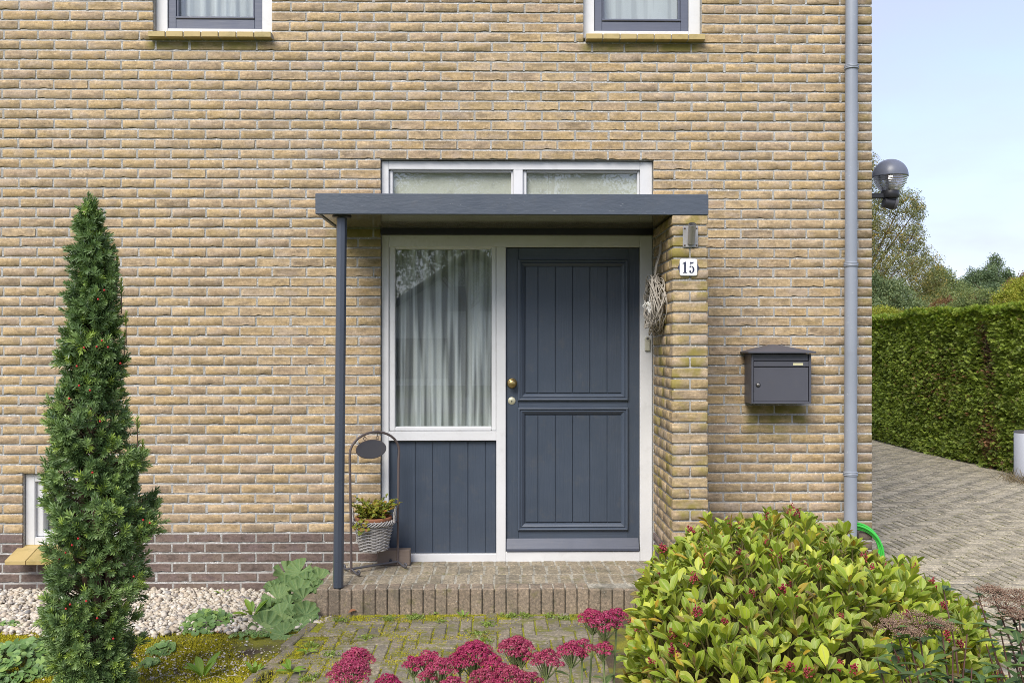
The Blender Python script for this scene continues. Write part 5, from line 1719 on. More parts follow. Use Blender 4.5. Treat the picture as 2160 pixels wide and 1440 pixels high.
# ------------------------------------------------------------------ stonecrop with crimson heads at the front
star_v = [(0, 0, .1)]; star_f = []
for k in range(5):
    a = 6.2832 * k / 5
    star_v += [(.35 * math.cos(a - .5), .35 * math.sin(a - .5), .25), (1.0 * math.cos(a), 1.0 * math.sin(a), .5), (.35 * math.cos(a + .5), .35 * math.sin(a + .5), .25)]
    star_f += [(0, 1 + 3 * k, 2 + 3 * k), (0, 2 + 3 * k, 3 + 3 * k)]
star_v, star_f = np.array(star_v), np.array(star_f)
bead_v, bead_f = blob(8, 1, 4, 1.0)
SL = [leaf_geo(1, .45, 2, 5, fold=.15, curl=.1, wide=.5, seed=v) for v in range(3)]
def sedum(label, heads, base, seed, Y0):
    r = random.Random(seed)
    root = thing('stonecrop', label, 'flowering plant', tuple(base), 'stonecrops with crimson flower heads at the front of the path')
    P2, D2, N2, S2 = [], [], [], []
    for (px, py, wpx, dy) in heads:
        Y = Y0 + dy
        c = at(px, py, Y); R_ = wpx / 2 * (Y + DIST) / FPX
        bv = Vector((base.x + (c.x - base.x) * .55 + r.uniform(-.02, .02), base.y + (c.y - base.y) * .5, 0))
        top = c - Vector((0, 0, R_ * .35))
        mb = MB()
        m_ = bv.lerp(top, .6) + Vector((r.uniform(-.02, .02), r.uniform(-.02, .02), 0))
        jn = top - Vector((0, 0, R_ * .8))
        mb.tube([bv, m_, jn, top], [.0045, .004, .0035, .003], 6)
        subs = []
        ns_ = max(9, int(R_ / .0036))
        for k in range(ns_):
            a_ = k * 2.4; q = math.sqrt((k + .3) / ns_)
            s_c = c + Vector((R_ * .82 * q * math.cos(a_), R_ * .74 * q * math.sin(a_), R_ * (.34 - .62 * q * q) + r.uniform(-.005, .005)))
            subs.append((s_c, R_ * r.uniform(.27, .36)))
            mb.tube([jn, jn.lerp(s_c, .5) + Vector((0, 0, -.004)), s_c], [.003, .0022, .0018], 4)
        mb.build('stem', M['sed_stem'], root, fix=False)
        pts, dirs, sz = [], [], []
        for s_c, rr in subs:
            m = int(80 * (rr / .018) ** 1.5)
            for _ in range(max(30, m)):
                a_ = r.uniform(0, 6.283); u = r.uniform(-.15, 1); q = math.sqrt(max(0, 1 - u * u))
                d = Vector((q * math.cos(a_), q * math.sin(a_), u))
                pts.append(tuple(s_c + Vector((d.x * rr, d.y * rr, d.z * rr * .62)) * r.uniform(.86, 1.05))); dirs.append(tuple(d)); sz.append(r.uniform(.0026, .0042))
        pts, dirs = np.array(pts), np.array(dirs)
        up = np.cross(dirs, G.normal(0, 1, dirs.shape)); fr_ = frames(up, dirs)
        V1, F1, i1 = scatter(star_v, star_f, pts, fr_, np.array(sz))
        hue = r.uniform(0, .25)
        rn = (G.random(len(pts)) * .55 + hue)[i1]
        V2, F2, i2 = scatter(bead_v, bead_f, pts - dirs * .002, fr_, np.array(sz) * .55)
        V, F, A = join([(V1, F1, [rn]), (V2, F2, [(G.random(len(pts)) * .3)[i2]])])
        npmesh('flower_head', V, F, M['sed'], root, {'rnd': A[0]})
        for k in range(8):
            f = r.uniform(.25, .95); p = bv.lerp(jn, f); a_ = k * 2.4
            d = Vector((math.cos(a_), math.sin(a_), r.uniform(.2, .7))).normalized()
            P2.append(tuple(p)); D2.append(tuple(d)); N2.append((0, 0, 1)); S2.append(r.uniform(.035, .06))
    P2, S2 = np.array(P2), np.array(S2); M3 = frames(np.array(D2), np.array(N2)); parts = []
    for v in range(3):
        q = np.arange(v, len(P2), 3); T, F, E = SL[v]
        V, FF, idx, e = scatter(T, F, P2[q], M3[q], S2[q], E); parts.append((V, FF, [G.random(len(q))[idx], e]))
    V, F, A = join(parts); npmesh('leaves', V, F, M['sed_leaf'], root, {'rnd': A[0], 'edge': A[1]}, smooth=True)
sedum('stonecrop with a broad crimson head nearest the yew side of the path', [(755, 1385, 78, .05), (738, 1415, 100, -.02), (820, 1440, 66, -.04)], Vector((-.42, -3.05, 0)), 1, -2.98)
sedum('stonecrop cluster of dusky pink to crimson heads in the middle of the path front', [(872, 1398, 52, .02), (905, 1392, 66, .06), (930, 1405, 72, .0), (900, 1424, 46, -.02), (955, 1442, 60, -.05), (1000, 1378, 100, .04), (1042, 1402, 66, .0), (970, 1392, 50, .05), (1020, 1425, 66, -.03)], Vector((-.17, -3.06, 0)), 2, -2.98)
sedum('stonecrop with a mounded crimson head just left of the evergreen shrub', [(1087, 1362, 82, .05), (1100, 1378, 52, .03), (1152, 1390, 74, .0), (1075, 1428, 90, -.04), (1035, 1438, 70, -.05), (1120, 1432, 54, -.02), (1205, 1370, 66, .04), (1228, 1362, 52, .06)], Vector((.12, -3.02, 0)), 3, -2.96)
sedum('stonecrop with the tallest magenta heads leaning over the evergreen shrub edge', [(1250, 1300, 66, .10), (1275, 1310, 76, .06), (1300, 1297, 56, .10), (1272, 1366, 50, .04)], Vector((.36, -2.90, 0)), 4, -2.90)

# ------------------------------------------------------------------ shrub with dry brown heads, lower right
def dry_shrub(label, heads, base, seed, shoots):
    r = random.Random(seed)
    root = thing('dry_flowered_shrub', label, 'shrub', tuple(base), 'shrubs with faded flower plates in the lower right')
    P2, D2, N2, S2 = [], [], [], []
    smb = MB()
    for (px, py, Y, wpx) in heads + shoots:
        c = at(px, py, Y)
        b = base + Vector((r.uniform(-.06, .06), r.uniform(-.06, .06), 0))
        pts_ = [b, b.lerp(c, .4) + Vector((r.uniform(-.04, .04), r.uniform(-.04, .04), .03)), b.lerp(c, .75) + Vector((r.uniform(-.03, .03), 0, .02)), c - Vector((0, 0, .01))]
        smb.tube(pts_, [.005, .004, .003, .002], 5)
        for k in range(18):
            f = r.uniform(.40, .97); p = b.lerp(c, f) + Vector((r.uniform(-.03, .03), r.uniform(-.03, .03), .02)); a_ = k * 2.4 + r.random()
            d = Vector((math.cos(a_), math.sin(a_), r.uniform(-.1, .6))).normalized()
            P2.append(tuple(p)); D2.append(tuple(d)); N2.append((r.uniform(-.2, .2), r.uniform(-.2, .2), 1)); S2.append(r.uniform(.045, .075))
        if wpx:
            R_ = wpx / 2 * (Y + DIST) / FPX
            q = []
            hub = c - Vector((0, 0, R_ * .35))
            for k in range(20):
                a_ = k * 2.4; u = math.sqrt(k / 20) * R_ * .95
                e = c + Vector((u * math.cos(a_), u * math.sin(a_) * .8, -.25 * u * u / R_ + r.uniform(-.006, .006)))
                smb.tube([hub, hub.lerp(e, .6) + Vector((0, 0, -.004)), e], .0010, 3, cap=False)
                for _ in range(38): q.append(tuple(e + Vector((r.gauss(0, .010), r.gauss(0, .010), r.gauss(0, .004)))))
            q = np.array(q); V, F, idx = scatter(bead_v, bead_f, q, rot_rand(len(q)), G.uniform(.0012, .0024, len(q)))
            npmesh('flower_plate', V, F, M['spi_head'], root, {'rnd': G.random(len(q))[idx]})
    smb.build('stems', M['spi_stem'], root, fix=False)
    TL = [leaf_geo(1, .42, 2, 6, fold=.2, curl=.14, wide=.42, tip=1.5, wave=.01, seed=v) for v in range(4)]
    leaves_split(root, 'leaf', TL, M['spi'], P2, frames(np.array(D2), np.array(N2)), S2, 60, 'small_leaves')
dry_shrub('shrub with flat faded brown flower plates in front of the evergreen shrub', [(1935, 1298, -3.20, 130), (1890, 1312, -3.26, 80), (1985, 1312, -3.18, 70), (1915, 1330, -3.3, 60)], Vector((1.32, -3.42, 0)), 1,
          [(1990, 1235, -3.10, 0), (2040, 1330, -3.2, 0), (1880, 1345, -3.3, 0), (1960, 1400, -3.35, 0), (2050, 1400, -3.3, 0), (1900, 1410, -3.4, 0), (2010, 1360, -3.3, 0), (1850, 1380, -3.35, 0), (2080, 1420, -3.3, 0)])
dry_shrub('leafy shrub with faded brown flower plates at the driveway edge', [(2120, 1262, -3.0, 120), (2150, 1248, -2.95, 90), (2092, 1240, -2.95, 60), (2150, 1290, -3.05, 90)], Vector((1.72, -3.2, 0)), 2,
          [(2060, 1235, -2.9, 0), (2110, 1320, -3.1, 0), (2150, 1340, -3.1, 0), (2080, 1350, -3.15, 0), (2150, 1400, -3.2, 0), (2120, 1430, -3.2, 0), (2190, 1330, -3.0, 0), (2190, 1400, -3.1, 0), (2105, 1385, -3.2, 0), (2170, 1440, -3.2, 0), (2140, 1300, -3.0, 0)])

# ------------------------------------------------------------------ columnar yew at the left
YB = Vector((ax(205, -1.88), -1.88, -.05))
root = thing('columnar_yew', 'narrow dark green yew column with red berries before the brick wall', 'tree', tuple(YB))
prof_px = [(432, 191, 195), (470, 184, 206), (505, 174, 224), (540, 160, 246), (600, 148, 258), (660, 142, 264), (700, 134, 268), (780, 130, 264), (815, 138, 258), (845, 118, 272), (900, 110, 292), (960, 106, 300), (1000, 116, 306), (1060, 114, 322), (1110, 112, 334), (1180, 104, 322), (1230, 104, 306), (1290, 84, 294), (1350, 98, 286), (1400, 108, 292), (1450, 114, 290), (1480, 120, 285)]
dY = YB.y + DIST
PZ = np.array([EYE - (p[0] - 735) * dY / FPX for p in prof_px])[::-1]
PL = np.array([(p[1] - 1050) * dY / FPX for p in prof_px])[::-1]
PR = np.array([(p[2] - 1050) * dY / FPX for p in prof_px])[::-1]
def ysec(z):
    l, r_ = np.interp(z, PZ, PL), np.interp(z, PZ, PR)
    return (l + r_) / 2, (r_ - l) / 2
ry = random.Random(23)
def needle_sprig(seed, n_=20, L=1.0):
    r = random.Random(seed); V, F = [], []
    for i in range(n_):
        t = (i + .5) / n_; a = i * 2.4
        el = rad(28 + 40 * t)                    # angle above the plane across the shoot
        nl = .62 * (1 - .25 * t) * r.uniform(.85, 1.1)
        o_ = Vector((math.cos(a), 0, math.sin(a))); d = o_ * math.cos(el) + Vector((0, math.sin(el), 0))
        s = Vector((-math.sin(a), 0, math.cos(a))) * .050
        p = Vector((0, .12 + .75 * t, 0)); q = p + d * nl
        b = len(V); V += [p - s * .5, p + s * .5, p + d * nl * .7 + s, q, p + d * nl * .7 - s]
        F += [(b, b + 1, b + 2), (b, b + 2, b + 4), (b + 4, b + 2, b + 3)]
    return np.array([tuple(v) for v in V]), np.array(F)
sprigs = [needle_sprig(s) for s in range(5)]
P2, D2, S2, C2 = [], [], [], []
twig = MB()
tips_n = 0
zlo, zhi = PZ[0], PZ[-1]
while tips_n < 560:
    z = zlo + (zhi - zlo) * ry.random()
    cx_, rx_ = ysec(z)
    if ry.random() > .25 + rx_ / .26: continue
    a_ = ry.uniform(0, 6.283)
    if math.sin(a_) > .5 and ry.random() < .45: continue      # fewer at the back
    lump = 1 + .55 * nz(a_ * 1.5, z * 7.0, 1.0, 31) - .12 * max(0, min(1, (z - 1.45) / .3))
    rr = max(.008, rx_ * lump - .062)
    c = Vector((cx_ + rr * math.cos(a_), YB.y + rr * math.sin(a_), z))
    out = Vector((math.cos(a_), math.sin(a_), 0))
    up_ = .9 + 1.6 * max(0, (z - 1.75) / .45) + ry.uniform(-.25, .8)
    axd = (out + Vector((0, 0, up_)) + Vector((ry.uniform(-.3, .3), ry.uniform(-.3, .3), 0))).normalized()
    tips_n += 1
    m = ry.randint(5, 8)
    P2.append(tuple(c)); D2.append(tuple(axd)); S2.append(ry.uniform(.048, .062)); C2.append(ry.random())
    hue = ry.random()
    for i in range(m):
        d = (axd * ry.uniform(.3, .9) + out * .25 + Vector((ry.gauss(0, .55), ry.gauss(0, .55), ry.gauss(0, .45)))).normalized()
        P2.append(tuple(c - axd * ry.uniform(.0, .05) + d * .008)); D2.append(tuple(d)); S2.append(ry.uniform(.042, .058)); C2.append((hue + ry.uniform(-.15, .15)) % 1)
    core = Vector((cx_ * .7 + YB.x * .3, YB.y, z - .10))
    twig.tube([core, c - axd * .03, c], [.004, .003, .002], 4, cap=False)
# leader shoots
for (px, py, h_) in ((190, 434, .17), (178, 474, .12), (212, 470, .14), (202, 465, .15), (246, 538, .13), (238, 520, .10), (172, 500, .12), (226, 505, .12), (160, 548, .09), (122, 815, .12), (130, 820, .08), (183, 455, .12), (196, 450, .14), (206, 490, .12), (220, 530, .1), (190, 520, .1), (150, 600, .08), (256, 590, .09), (140, 690, .07), (266, 660, .08), (262, 700, .07), (170, 540, .12), (236, 560, .11), (118, 850, .10), (110, 880, .08), (290, 880, .08), (300, 930, .07), (145, 640, .08), (108, 960, .07)):
    p = at(px, py, YB.y + ry.uniform(-.02, .05)); k_ = int(h_ / .022)
    for i in range(k_):
        P2.append(tuple(p - Vector((0, 0, .022 * (i + 1)))));
        D2.append((ry.uniform(-.15, .15), ry.uniform(-.15, .15), 1)); S2.append(.030 + .018 * min(1, i / 3)); C2.append(.9 + .09 * ry.random() if i < 3 else ry.random())
    twig.tube([p - Vector((0, 0, h_ + .06)), p], [.003, .0015], 4)
# inner foliage, sparser, keeps light from passing
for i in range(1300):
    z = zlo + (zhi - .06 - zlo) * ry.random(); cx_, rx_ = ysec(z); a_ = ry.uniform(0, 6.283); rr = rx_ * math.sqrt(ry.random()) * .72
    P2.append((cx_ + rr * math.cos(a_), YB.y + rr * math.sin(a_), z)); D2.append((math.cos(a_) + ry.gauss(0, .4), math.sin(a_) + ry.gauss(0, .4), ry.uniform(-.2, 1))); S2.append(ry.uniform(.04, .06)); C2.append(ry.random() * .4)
P2, D2, S2, C2 = np.array(P2), np.array(D2), np.array(S2), np.array(C2)
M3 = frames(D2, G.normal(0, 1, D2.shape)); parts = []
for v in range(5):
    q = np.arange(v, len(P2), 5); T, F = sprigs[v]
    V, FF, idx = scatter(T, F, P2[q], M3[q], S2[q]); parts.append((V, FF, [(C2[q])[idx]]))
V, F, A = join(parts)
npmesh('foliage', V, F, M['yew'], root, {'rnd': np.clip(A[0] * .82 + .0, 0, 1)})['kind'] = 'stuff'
for k in range(5):
    a_ = k * 1.3; twig.tube([YB + Vector((.02 * math.cos(a_), .02 * math.sin(a_), -.05)), YB + Vector((.05 * math.cos(a_), .05 * math.sin(a_), .7)), Vector((ysec(1.3)[0] + .05 * math.cos(a_), YB.y + .05 * math.sin(a_), 1.3)), Vector((ysec(1.9)[0] + .02 * math.cos(a_), YB.y + .02 * math.sin(a_), 1.9))], [.022, .016, .010, .004], 6)
twig.build('branches', M['bark'], root, fix=False)
bv_, bf_ = blob(5, 3, 8, 1.0)
bme = leaf_object_mesh('berry', bv_ * .0048, bf_, np.zeros(len(bv_)), M['aril'])
for (px, py) in ((207, 631), (215, 718), (204, 731), (228, 732), (162, 772), (167, 813), (190, 823), (146, 840), (211, 888), (135, 912), (195, 996), (136, 912), (113, 1002), (165, 1135), (152, 1149), (138, 1165), (125, 1178), (316, 1102), (302, 1096), (282, 1215), (182, 1267), (148, 1274), (139, 1283), (239, 1346), (205, 1303), (177, 733), (220, 612), (254, 766)):
    z = at(px, py, YB.y).z; cx_, rx_ = ysec(z); x = at(px, py, YB.y).x
    yy = YB.y - math.sqrt(max(0, (rx_ + .012) ** 2 - (x - cx_) ** 2)) * 1.05
    o = bpy.data.objects.new('berry', bme); link(o, root); o.location = at(px, py, yy) - YB

# ------------------------------------------------------------------ clipped hedge
root = thing('conifer_hedge', 'tall clipped green conifer hedge with brown patches along the driveway', 'hedge', (6.3, 4, 0))
def spray(seed):
    r = random.Random(seed); V, F = [], []
    def bl(p, d, l, w):
        s = Vector((-d.y, d.x, 0)) * w; b = len(V)
        V.extend([p, p + d * l * .5 + s + Vector((0, 0, .03)), p + d * l + Vector((0, 0, -.05)), p + d * l * .5 - s + Vector((0, 0, .03))]); F.extend([(b, b + 1, b + 2), (b, b + 2, b + 3)])
    bl(Vector((0, 0, 0)), Vector((0, 1, 0)), 1.0, .085)
    for i in range(3):
        t = .15 + .25 * i
        for s in (-1, 1):
            a = rad(42 + r.uniform(-8, 8)); d = Vector((s * math.sin(a), math.cos(a), 0))
            bl(Vector((0, t, 0)), d, .60 * (1 - .5 * t) * r.uniform(.8, 1.15), .068)
    return np.array([tuple(v) for v in V]), np.array(F)
sprays = [spray(s) for s in range(4)]
HX, HY0, HY1, HZ = 6.34, 4.75, 12.5, 2.04
def hedge_face(y, z): return HX + .07 * nz(y * 1.3, z * 1.3, 1, 41) + .05 * nz(y * 5, z * 5, 1, 42) + .02 * z - .10 * math.exp(-((z - .25) / .25) ** 2) * 0
P2, D2, N2, S2, K2 = [], [], [], [], []
rh = random.Random(31)
def hole(y, z):
    # gap of bare brown wood upper right, scorched tuft at the foot
    a = math.exp(-((y - 5.75 - .25 * (z - 1.5)) / .17) ** 2 - ((z - 1.45) / .42) ** 2)
    b = math.exp(-((y - 5.62) / .26) ** 2 - ((z - .36) / .25) ** 2)
    c = .5 * math.exp(-((y - 7.0) / .9) ** 2 - ((z - 1.0) / .35) ** 2)
    return a, b, c
for i in range(70000):
    y = HY0 + (HY1 - HY0) * rh.random() ** 1.35; z = rh.uniform(.02, HZ)
    a, b, c = hole(y, z)
    if rh.random() < a * .75: continue
    dead = rh.random() < b * .8 or rh.random() < c * .30 or (a > .3 and rh.random() < .25)
    x = hedge_face(y, z) + rh.uniform(-.02, .10) + a * .12
    d = (-1, rh.gauss(-.15, .6), rh.gauss(.15, .75)); nn = (rh.gauss(-.4, .4), rh.gauss(0, .5), 1)
    P2.append((x, y, z)); D2.append(d); N2.append(nn); S2.append(rh.uniform(.038, .078)); K2.append(1 if dead else (2 if z > HZ - .28 * rh.random() ** 1.5 - .04 else 0))
for i in range(20000):                                   # top
    y = HY0 + (HY1 - HY0) * rh.random() ** 1.2; x = HX + rh.random() ** 1.5 * 1.3 - .03
    lift = .10 * max(0, nz(y, x, 1.6, 44))
    P2.append((x, y, HZ + .03 * nz(y * 3, x * 3, 1, 43) + rh.uniform(-.05, .02) + lift)); D2.append((rh.gauss(-.2, .7), rh.gauss(0, .7), rh.uniform(.2, 1.4))); N2.append((rh.gauss(0, .6), rh.gauss(0, .6), .5)); S2.append(rh.uniform(.036, .075)); K2.append(2 if rh.random() < .75 else 0)
for i in range(5000):                                   # end towards the street
    z = rh.uniform(.02, HZ); x = HX + rh.random() * 1.2
    P2.append((x, HY0 + rh.uniform(-.04, .06), z)); D2.append((rh.gauss(0, .6), -1, rh.gauss(.1, .6))); N2.append((0, rh.gauss(-.4, .4), 1)); S2.append(rh.uniform(.038, .078)); K2.append(0)
P2, D2, N2, S2, K2 = map(np.array, (P2, D2, N2, S2, K2))
M3 = frames(D2, N2)
for kk, (nm, mt) in enumerate((('foliage', 'hedge'), ('dead_sprays', 'hedge_dead'), ('fresh_shoots', 'hedge_new'))):
    parts = []
    for v in range(4):
        q = np.where((K2 == kk) & (np.arange(len(K2)) % 4 == v))[0]
        if not len(q): continue
        T, F = sprays[v]; V, FF, idx = scatter(T, F, P2[q], M3[q], S2[q]); parts.append((V, FF, [G.random(len(q))[idx]]))
    V, F, A = join(parts); npmesh(nm, V, F, M[mt], root, {'rnd': A[0]})['kind'] = 'stuff'
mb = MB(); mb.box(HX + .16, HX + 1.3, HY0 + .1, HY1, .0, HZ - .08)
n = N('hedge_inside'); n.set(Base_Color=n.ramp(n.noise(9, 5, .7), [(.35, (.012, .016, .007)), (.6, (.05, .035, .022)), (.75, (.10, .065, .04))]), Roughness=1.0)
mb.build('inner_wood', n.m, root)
# dead twigs showing in the gap
mb = MB()
for i in range(170):
    z = rh.gauss(1.45, .30); y = 5.75 + .25 * (z - 1.5) + rh.gauss(0, .10)
    p = Vector((hedge_face(y, z) + .08, y, z)); mb.tube([p, p + Vector((rh.uniform(-.10, 0), rh.gauss(0, .07), rh.gauss(.04, .05)))], [.004, .0015], 4, cap=False)
mb.build('bare_twigs', M['bark'], root, fix=False)['kind'] = 'stuff'

# ------------------------------------------------------------------ trees and shrubs beyond the hedge
def cluster_geo(seed, n_=9, s=.32, sp_=.55):
    r = random.Random(seed); V, F = [], []
    for i in range(n_):
        c = Vector((r.gauss(0, sp_), r.gauss(0, sp_), r.gauss(0, sp_))); d = Vector((r.gauss(0, 1), r.gauss(0, 1), r.gauss(-.3, .7))).normalized()
        e = d.cross(Vector((r.gauss(0, 1), r.gauss(0, 1), r.gauss(0, 1)))).normalized()
        b = len(V); V += [c - d * s, c + e * s * .42, c + d * s, c - e * s * .42]; F += [(b, b + 1, b + 2), (b, b + 2, b + 3)]
    return np.array([tuple(v) for v in V]), np.array(F)
clusters = [cluster_geo(s) for s in range(5)]
def crown(root, blobs, n_, size, mat, seed, name='crown', droop=0.0, shell=.62, gap=.0):
    """blobs = [(centre, radii)]; clumps of leaves through each blob's outer part, with gaps"""
    r = random.Random(seed); P2, S2 = [], []
    vol = [b[1].x * b[1].z for b in blobs]; tot = sum(vol)
    for (c, ra), v in zip(blobs, vol):
        k_ = int(n_ * v / tot); cnt = 0; guard = 0
        while cnt < k_ and guard < k_ * 12:
            guard += 1
            d = Vector((r.gauss(0, 1), r.gauss(0, 1), r.gauss(0, 1))).normalized(); q = shell + (1.04 - shell) * r.random() ** .7
            p = c + Vector((d.x * ra.x, d.y * ra.y, d.z * ra.z)) * q
            if mnoise.noise(p * (1.1 / max(.5, ra.x) * 1.6)) < gap - .12 and r.random() < .8: continue
            p += Vector((r.gauss(0, .05), r.gauss(0, .05), r.gauss(0, .05))) * ra.x
            if droop: p.z -= droop * abs(r.gauss(0, .5))
            P2.append(tuple(p)); S2.append(size * r.uniform(.6, 1.35)); cnt += 1
    P2, S2 = np.array(P2), np.array(S2); parts = []
    for v in range(5):
        q = np.arange(v, len(P2), 5)
        if not len(q): continue
        T, F = clusters[v]; V, FF, idx = scatter(T, F, P2[q], rot_rand(len(q), .6), S2[q]); parts.append((V, FF, [np.clip(G.random(len(q))[idx] + 0, 0, 1)]))
    V, F, A = join(parts); npmesh(name, V, F, M[mat], root, {'rnd': A[0]})['kind'] = 'stuff'
def tree(name, label, cat, px, dep, blobs_px, n_, size, mat, seed, trunk=.12, droop=0.0, gap=0.0, shell=.62, group=None, extra=None):
    """blobs_px = [(px, py, rpx, rpy)] at distance dep (metres from the camera)"""
    Y = dep - DIST
    b0 = at(px, 735, Y); base = Vector((b0.x, Y, -.1))
    root = thing(name, label, cat, tuple(base), group)
    k_ = dep / FPX; bl = []; mb = MB(); r = random.Random(seed)
    top = max(at(b[0], b[1], Y).z for b in blobs_px)
    mb.tube([base, base + Vector((r.uniform(-.2, .2), 0, top * .5)), Vector((base.x + r.uniform(-.3, .3), Y, top))], [trunk, trunk * .7, trunk * .2], 8)
    for (bx, by, rx_, ry_) in blobs_px:
        c = at(bx, by, Y + r.uniform(-.6, .6) * rx_ * k_); bl.append((c, Vector((rx_ * k_, rx_ * k_ * .9, ry_ * k_))))
        s = base + Vector((0, 0, max(.4, c.z * .55)))
        mb.tube([s, s.lerp(c, .5) + Vector((0, 0, .1)), c], [trunk * .45, trunk * .25, trunk * .08], 5, cap=False)
        for _ in range(7):
            d = Vector((r.gauss(0, 1), r.gauss(0, 1), r.gauss(.3, .7))).normalized()
            mb.tube([c - d * rx_ * k_ * .1, c + d * rx_ * k_ * .45 + Vector((0, 0, .05)), c + d * rx_ * k_ * .95], [trunk * .10, trunk * .06, trunk * .02], 4, cap=False)
    mb.build('trunk', M['bark'], root, fix=False)
    crown(root, bl, n_, size, mat, seed, droop=droop, gap=gap, shell=shell)
    if extra:
        for (bls, m2, n2, nm) in extra:
            crown(root, [(at(b[0], b[1], Y - .5), Vector((b[2] * k_, b[2] * k_ * .8, b[3] * k_))) for b in bls], n2, size, m2, seed + 5, nm, droop=droop, gap=gap, shell=.2)
    return root
tree('birch_tree', 'airy autumn birch rising behind the hedge below the globe lamp', 'tree', 1815, 34,
     [(1860, 400, 45, 42), (1835, 350, 28, 30), (1905, 425, 42, 34), (1935, 440, 18, 40), (1880, 500, 55, 50), (1925, 500, 30, 34), (1840, 460, 30, 50), (1890, 570, 70, 52), (1945, 560, 42, 46), (1975, 600, 26, 30), (1850, 620, 50, 60), (1910, 640, 65, 45), (1800, 500, 60, 110), (1820, 600, 60, 90)],
     10500, .10, 'birch', 3, .16, droop=.35, gap=.06, shell=.35)
tree('broadleaf_tree', 'dark rounded tree low behind the birch and hedge', 'tree', 1880, 27, [(1875, 640, 52, 50), (1850, 670, 45, 40), (1920, 665, 50, 35), (1840, 620, 24, 50)], 2600, .11, 'tree_dark', 5, .12, gap=-.05)
tree('broadleaf_tree', 'greyish green tree between the birch and the pointed pine', 'tree', 1990, 38, [(1975, 600, 24, 40), (1992, 590, 22, 26), (2010, 625, 40, 34), (1975, 640, 50, 35), (2040, 640, 35, 28)], 3000, .13, 'tree_mid', 6, .12)
tree('pine_tree', 'pointed grey green pine in the distance right of the birch', 'tree', 2098, 44, [(2098, 560, 15, 22), (2098, 580, 34, 18), (2070, 592, 30, 24), (2110, 600, 34, 24), (2052, 588, 17, 22), (2040, 605, 22, 20), (2090, 625, 55, 30), (2128, 595, 14, 20), (2060, 635, 45, 28)], 4300, .14, 'pine', 7, .15, shell=.3)
tree('russet_tree', 'russet leaved small tree at the edge of the view behind the hedge', 'tree', 2160, 30, [(2155, 610, 32, 22), (2140, 630, 26, 18), (2180, 600, 30, 30)], 1500, .11, 'rust', 8, .08)
tree('garden_shrub', 'brownish garden shrub just peeping over the hedge top', 'shrub', 2010, 19, [(2000, 650, 34, 20), (2025, 645, 24, 14)], 700, .07, 'rust', 9, .04)
tree('garden_shrub', 'fresh green feathery shrub standing above the hedge on the right', 'shrub', 2080, 17.5, [(2060, 636, 44, 28), (2035, 648, 30, 20), (2100, 636, 36, 26), (2000, 660, 30, 16)], 1900, .06, 'tree_mid', 10, .04)
tree('yellow_bush', 'yellow green feathery bush above the hedge at the far right', 'shrub', 2150, 16.5, [(2150, 618, 32, 32), (2122, 638, 28, 24), (2180, 612, 30, 34)], 1900, .055, 'yellowbush', 11, .04)
tree('garden_shrub', 'low green shrub over the hedge beside the house corner', 'shrub', 1900, 19, [(1860, 662, 30, 16), (1900, 668, 30, 12), (1945, 664, 30, 14)], 900, .06, 'yellowbush', 12, .04)
r = random.Random(77)
for i, px in enumerate((1500, 1640, 1760, 1900, 2040, 2200, 2330, 2480)):
    tree('distant_tree', ['distant leafy tree hidden behind the house', 'distant tree behind the house corner', 'distant tree just behind the birch', 'far dark green tree behind the birch foot', 'far grey green tree under the pine', 'far tree under the yellow bush', 'far tree out beyond the driveway', 'farthest tree out beyond the driveway'][i], 'tree', px, 60, [(px + r.uniform(-30, 30), 650 + r.uniform(-12, 8), 75, 45), (px + 50, 668, 60, 34), (px - 50, 662, 55, 36)], 1500, .26, 'tree_dark', 60 + i, .2, gap=-.1)

# bollard by the hedge end
p = at(2164, 1003, 4.52)
t = thing('bollard', 'short light grey bollard at the foot of the hedge end', 'bollard', (p.x, 4.52, 0))
br = .125; hz_ = az(911, 4.52)
mb = MB(); mb.lathe([(br, -.02), (br, hz_ - .012), (br - .008, hz_ - .004)], (p.x, 4.52, 0), 32); mb.build('body', N('light_grey_paint').set(Base_Color=c4(.42, .44, .50), Roughness=.5).m, t)
mb = MB(); mb.lathe([(br + .002, hz_ - .014), (br + .002, hz_ + .001), (br - .01, hz_ + .006), (0, hz_ + .007)], (p.x, 4.52, 0), 32); mb.build('cap', M['slate'], t)
# dry grass clump at its foot
pts = [(p.x + G.normal(.02, .13), 4.42 + G.normal(0, .06), 0) for _ in range(130)]
tuft_cloud(pts, .16, 4, leaf_mat('dry_grass', [(0, c4(.20, .15, .09)), (1, c4(.30, .24, .14))], rough=.9), 'dry_grass', 'dry grass clump at the foot of the light grey bollard', 'grass', flare=.8, w=.03)

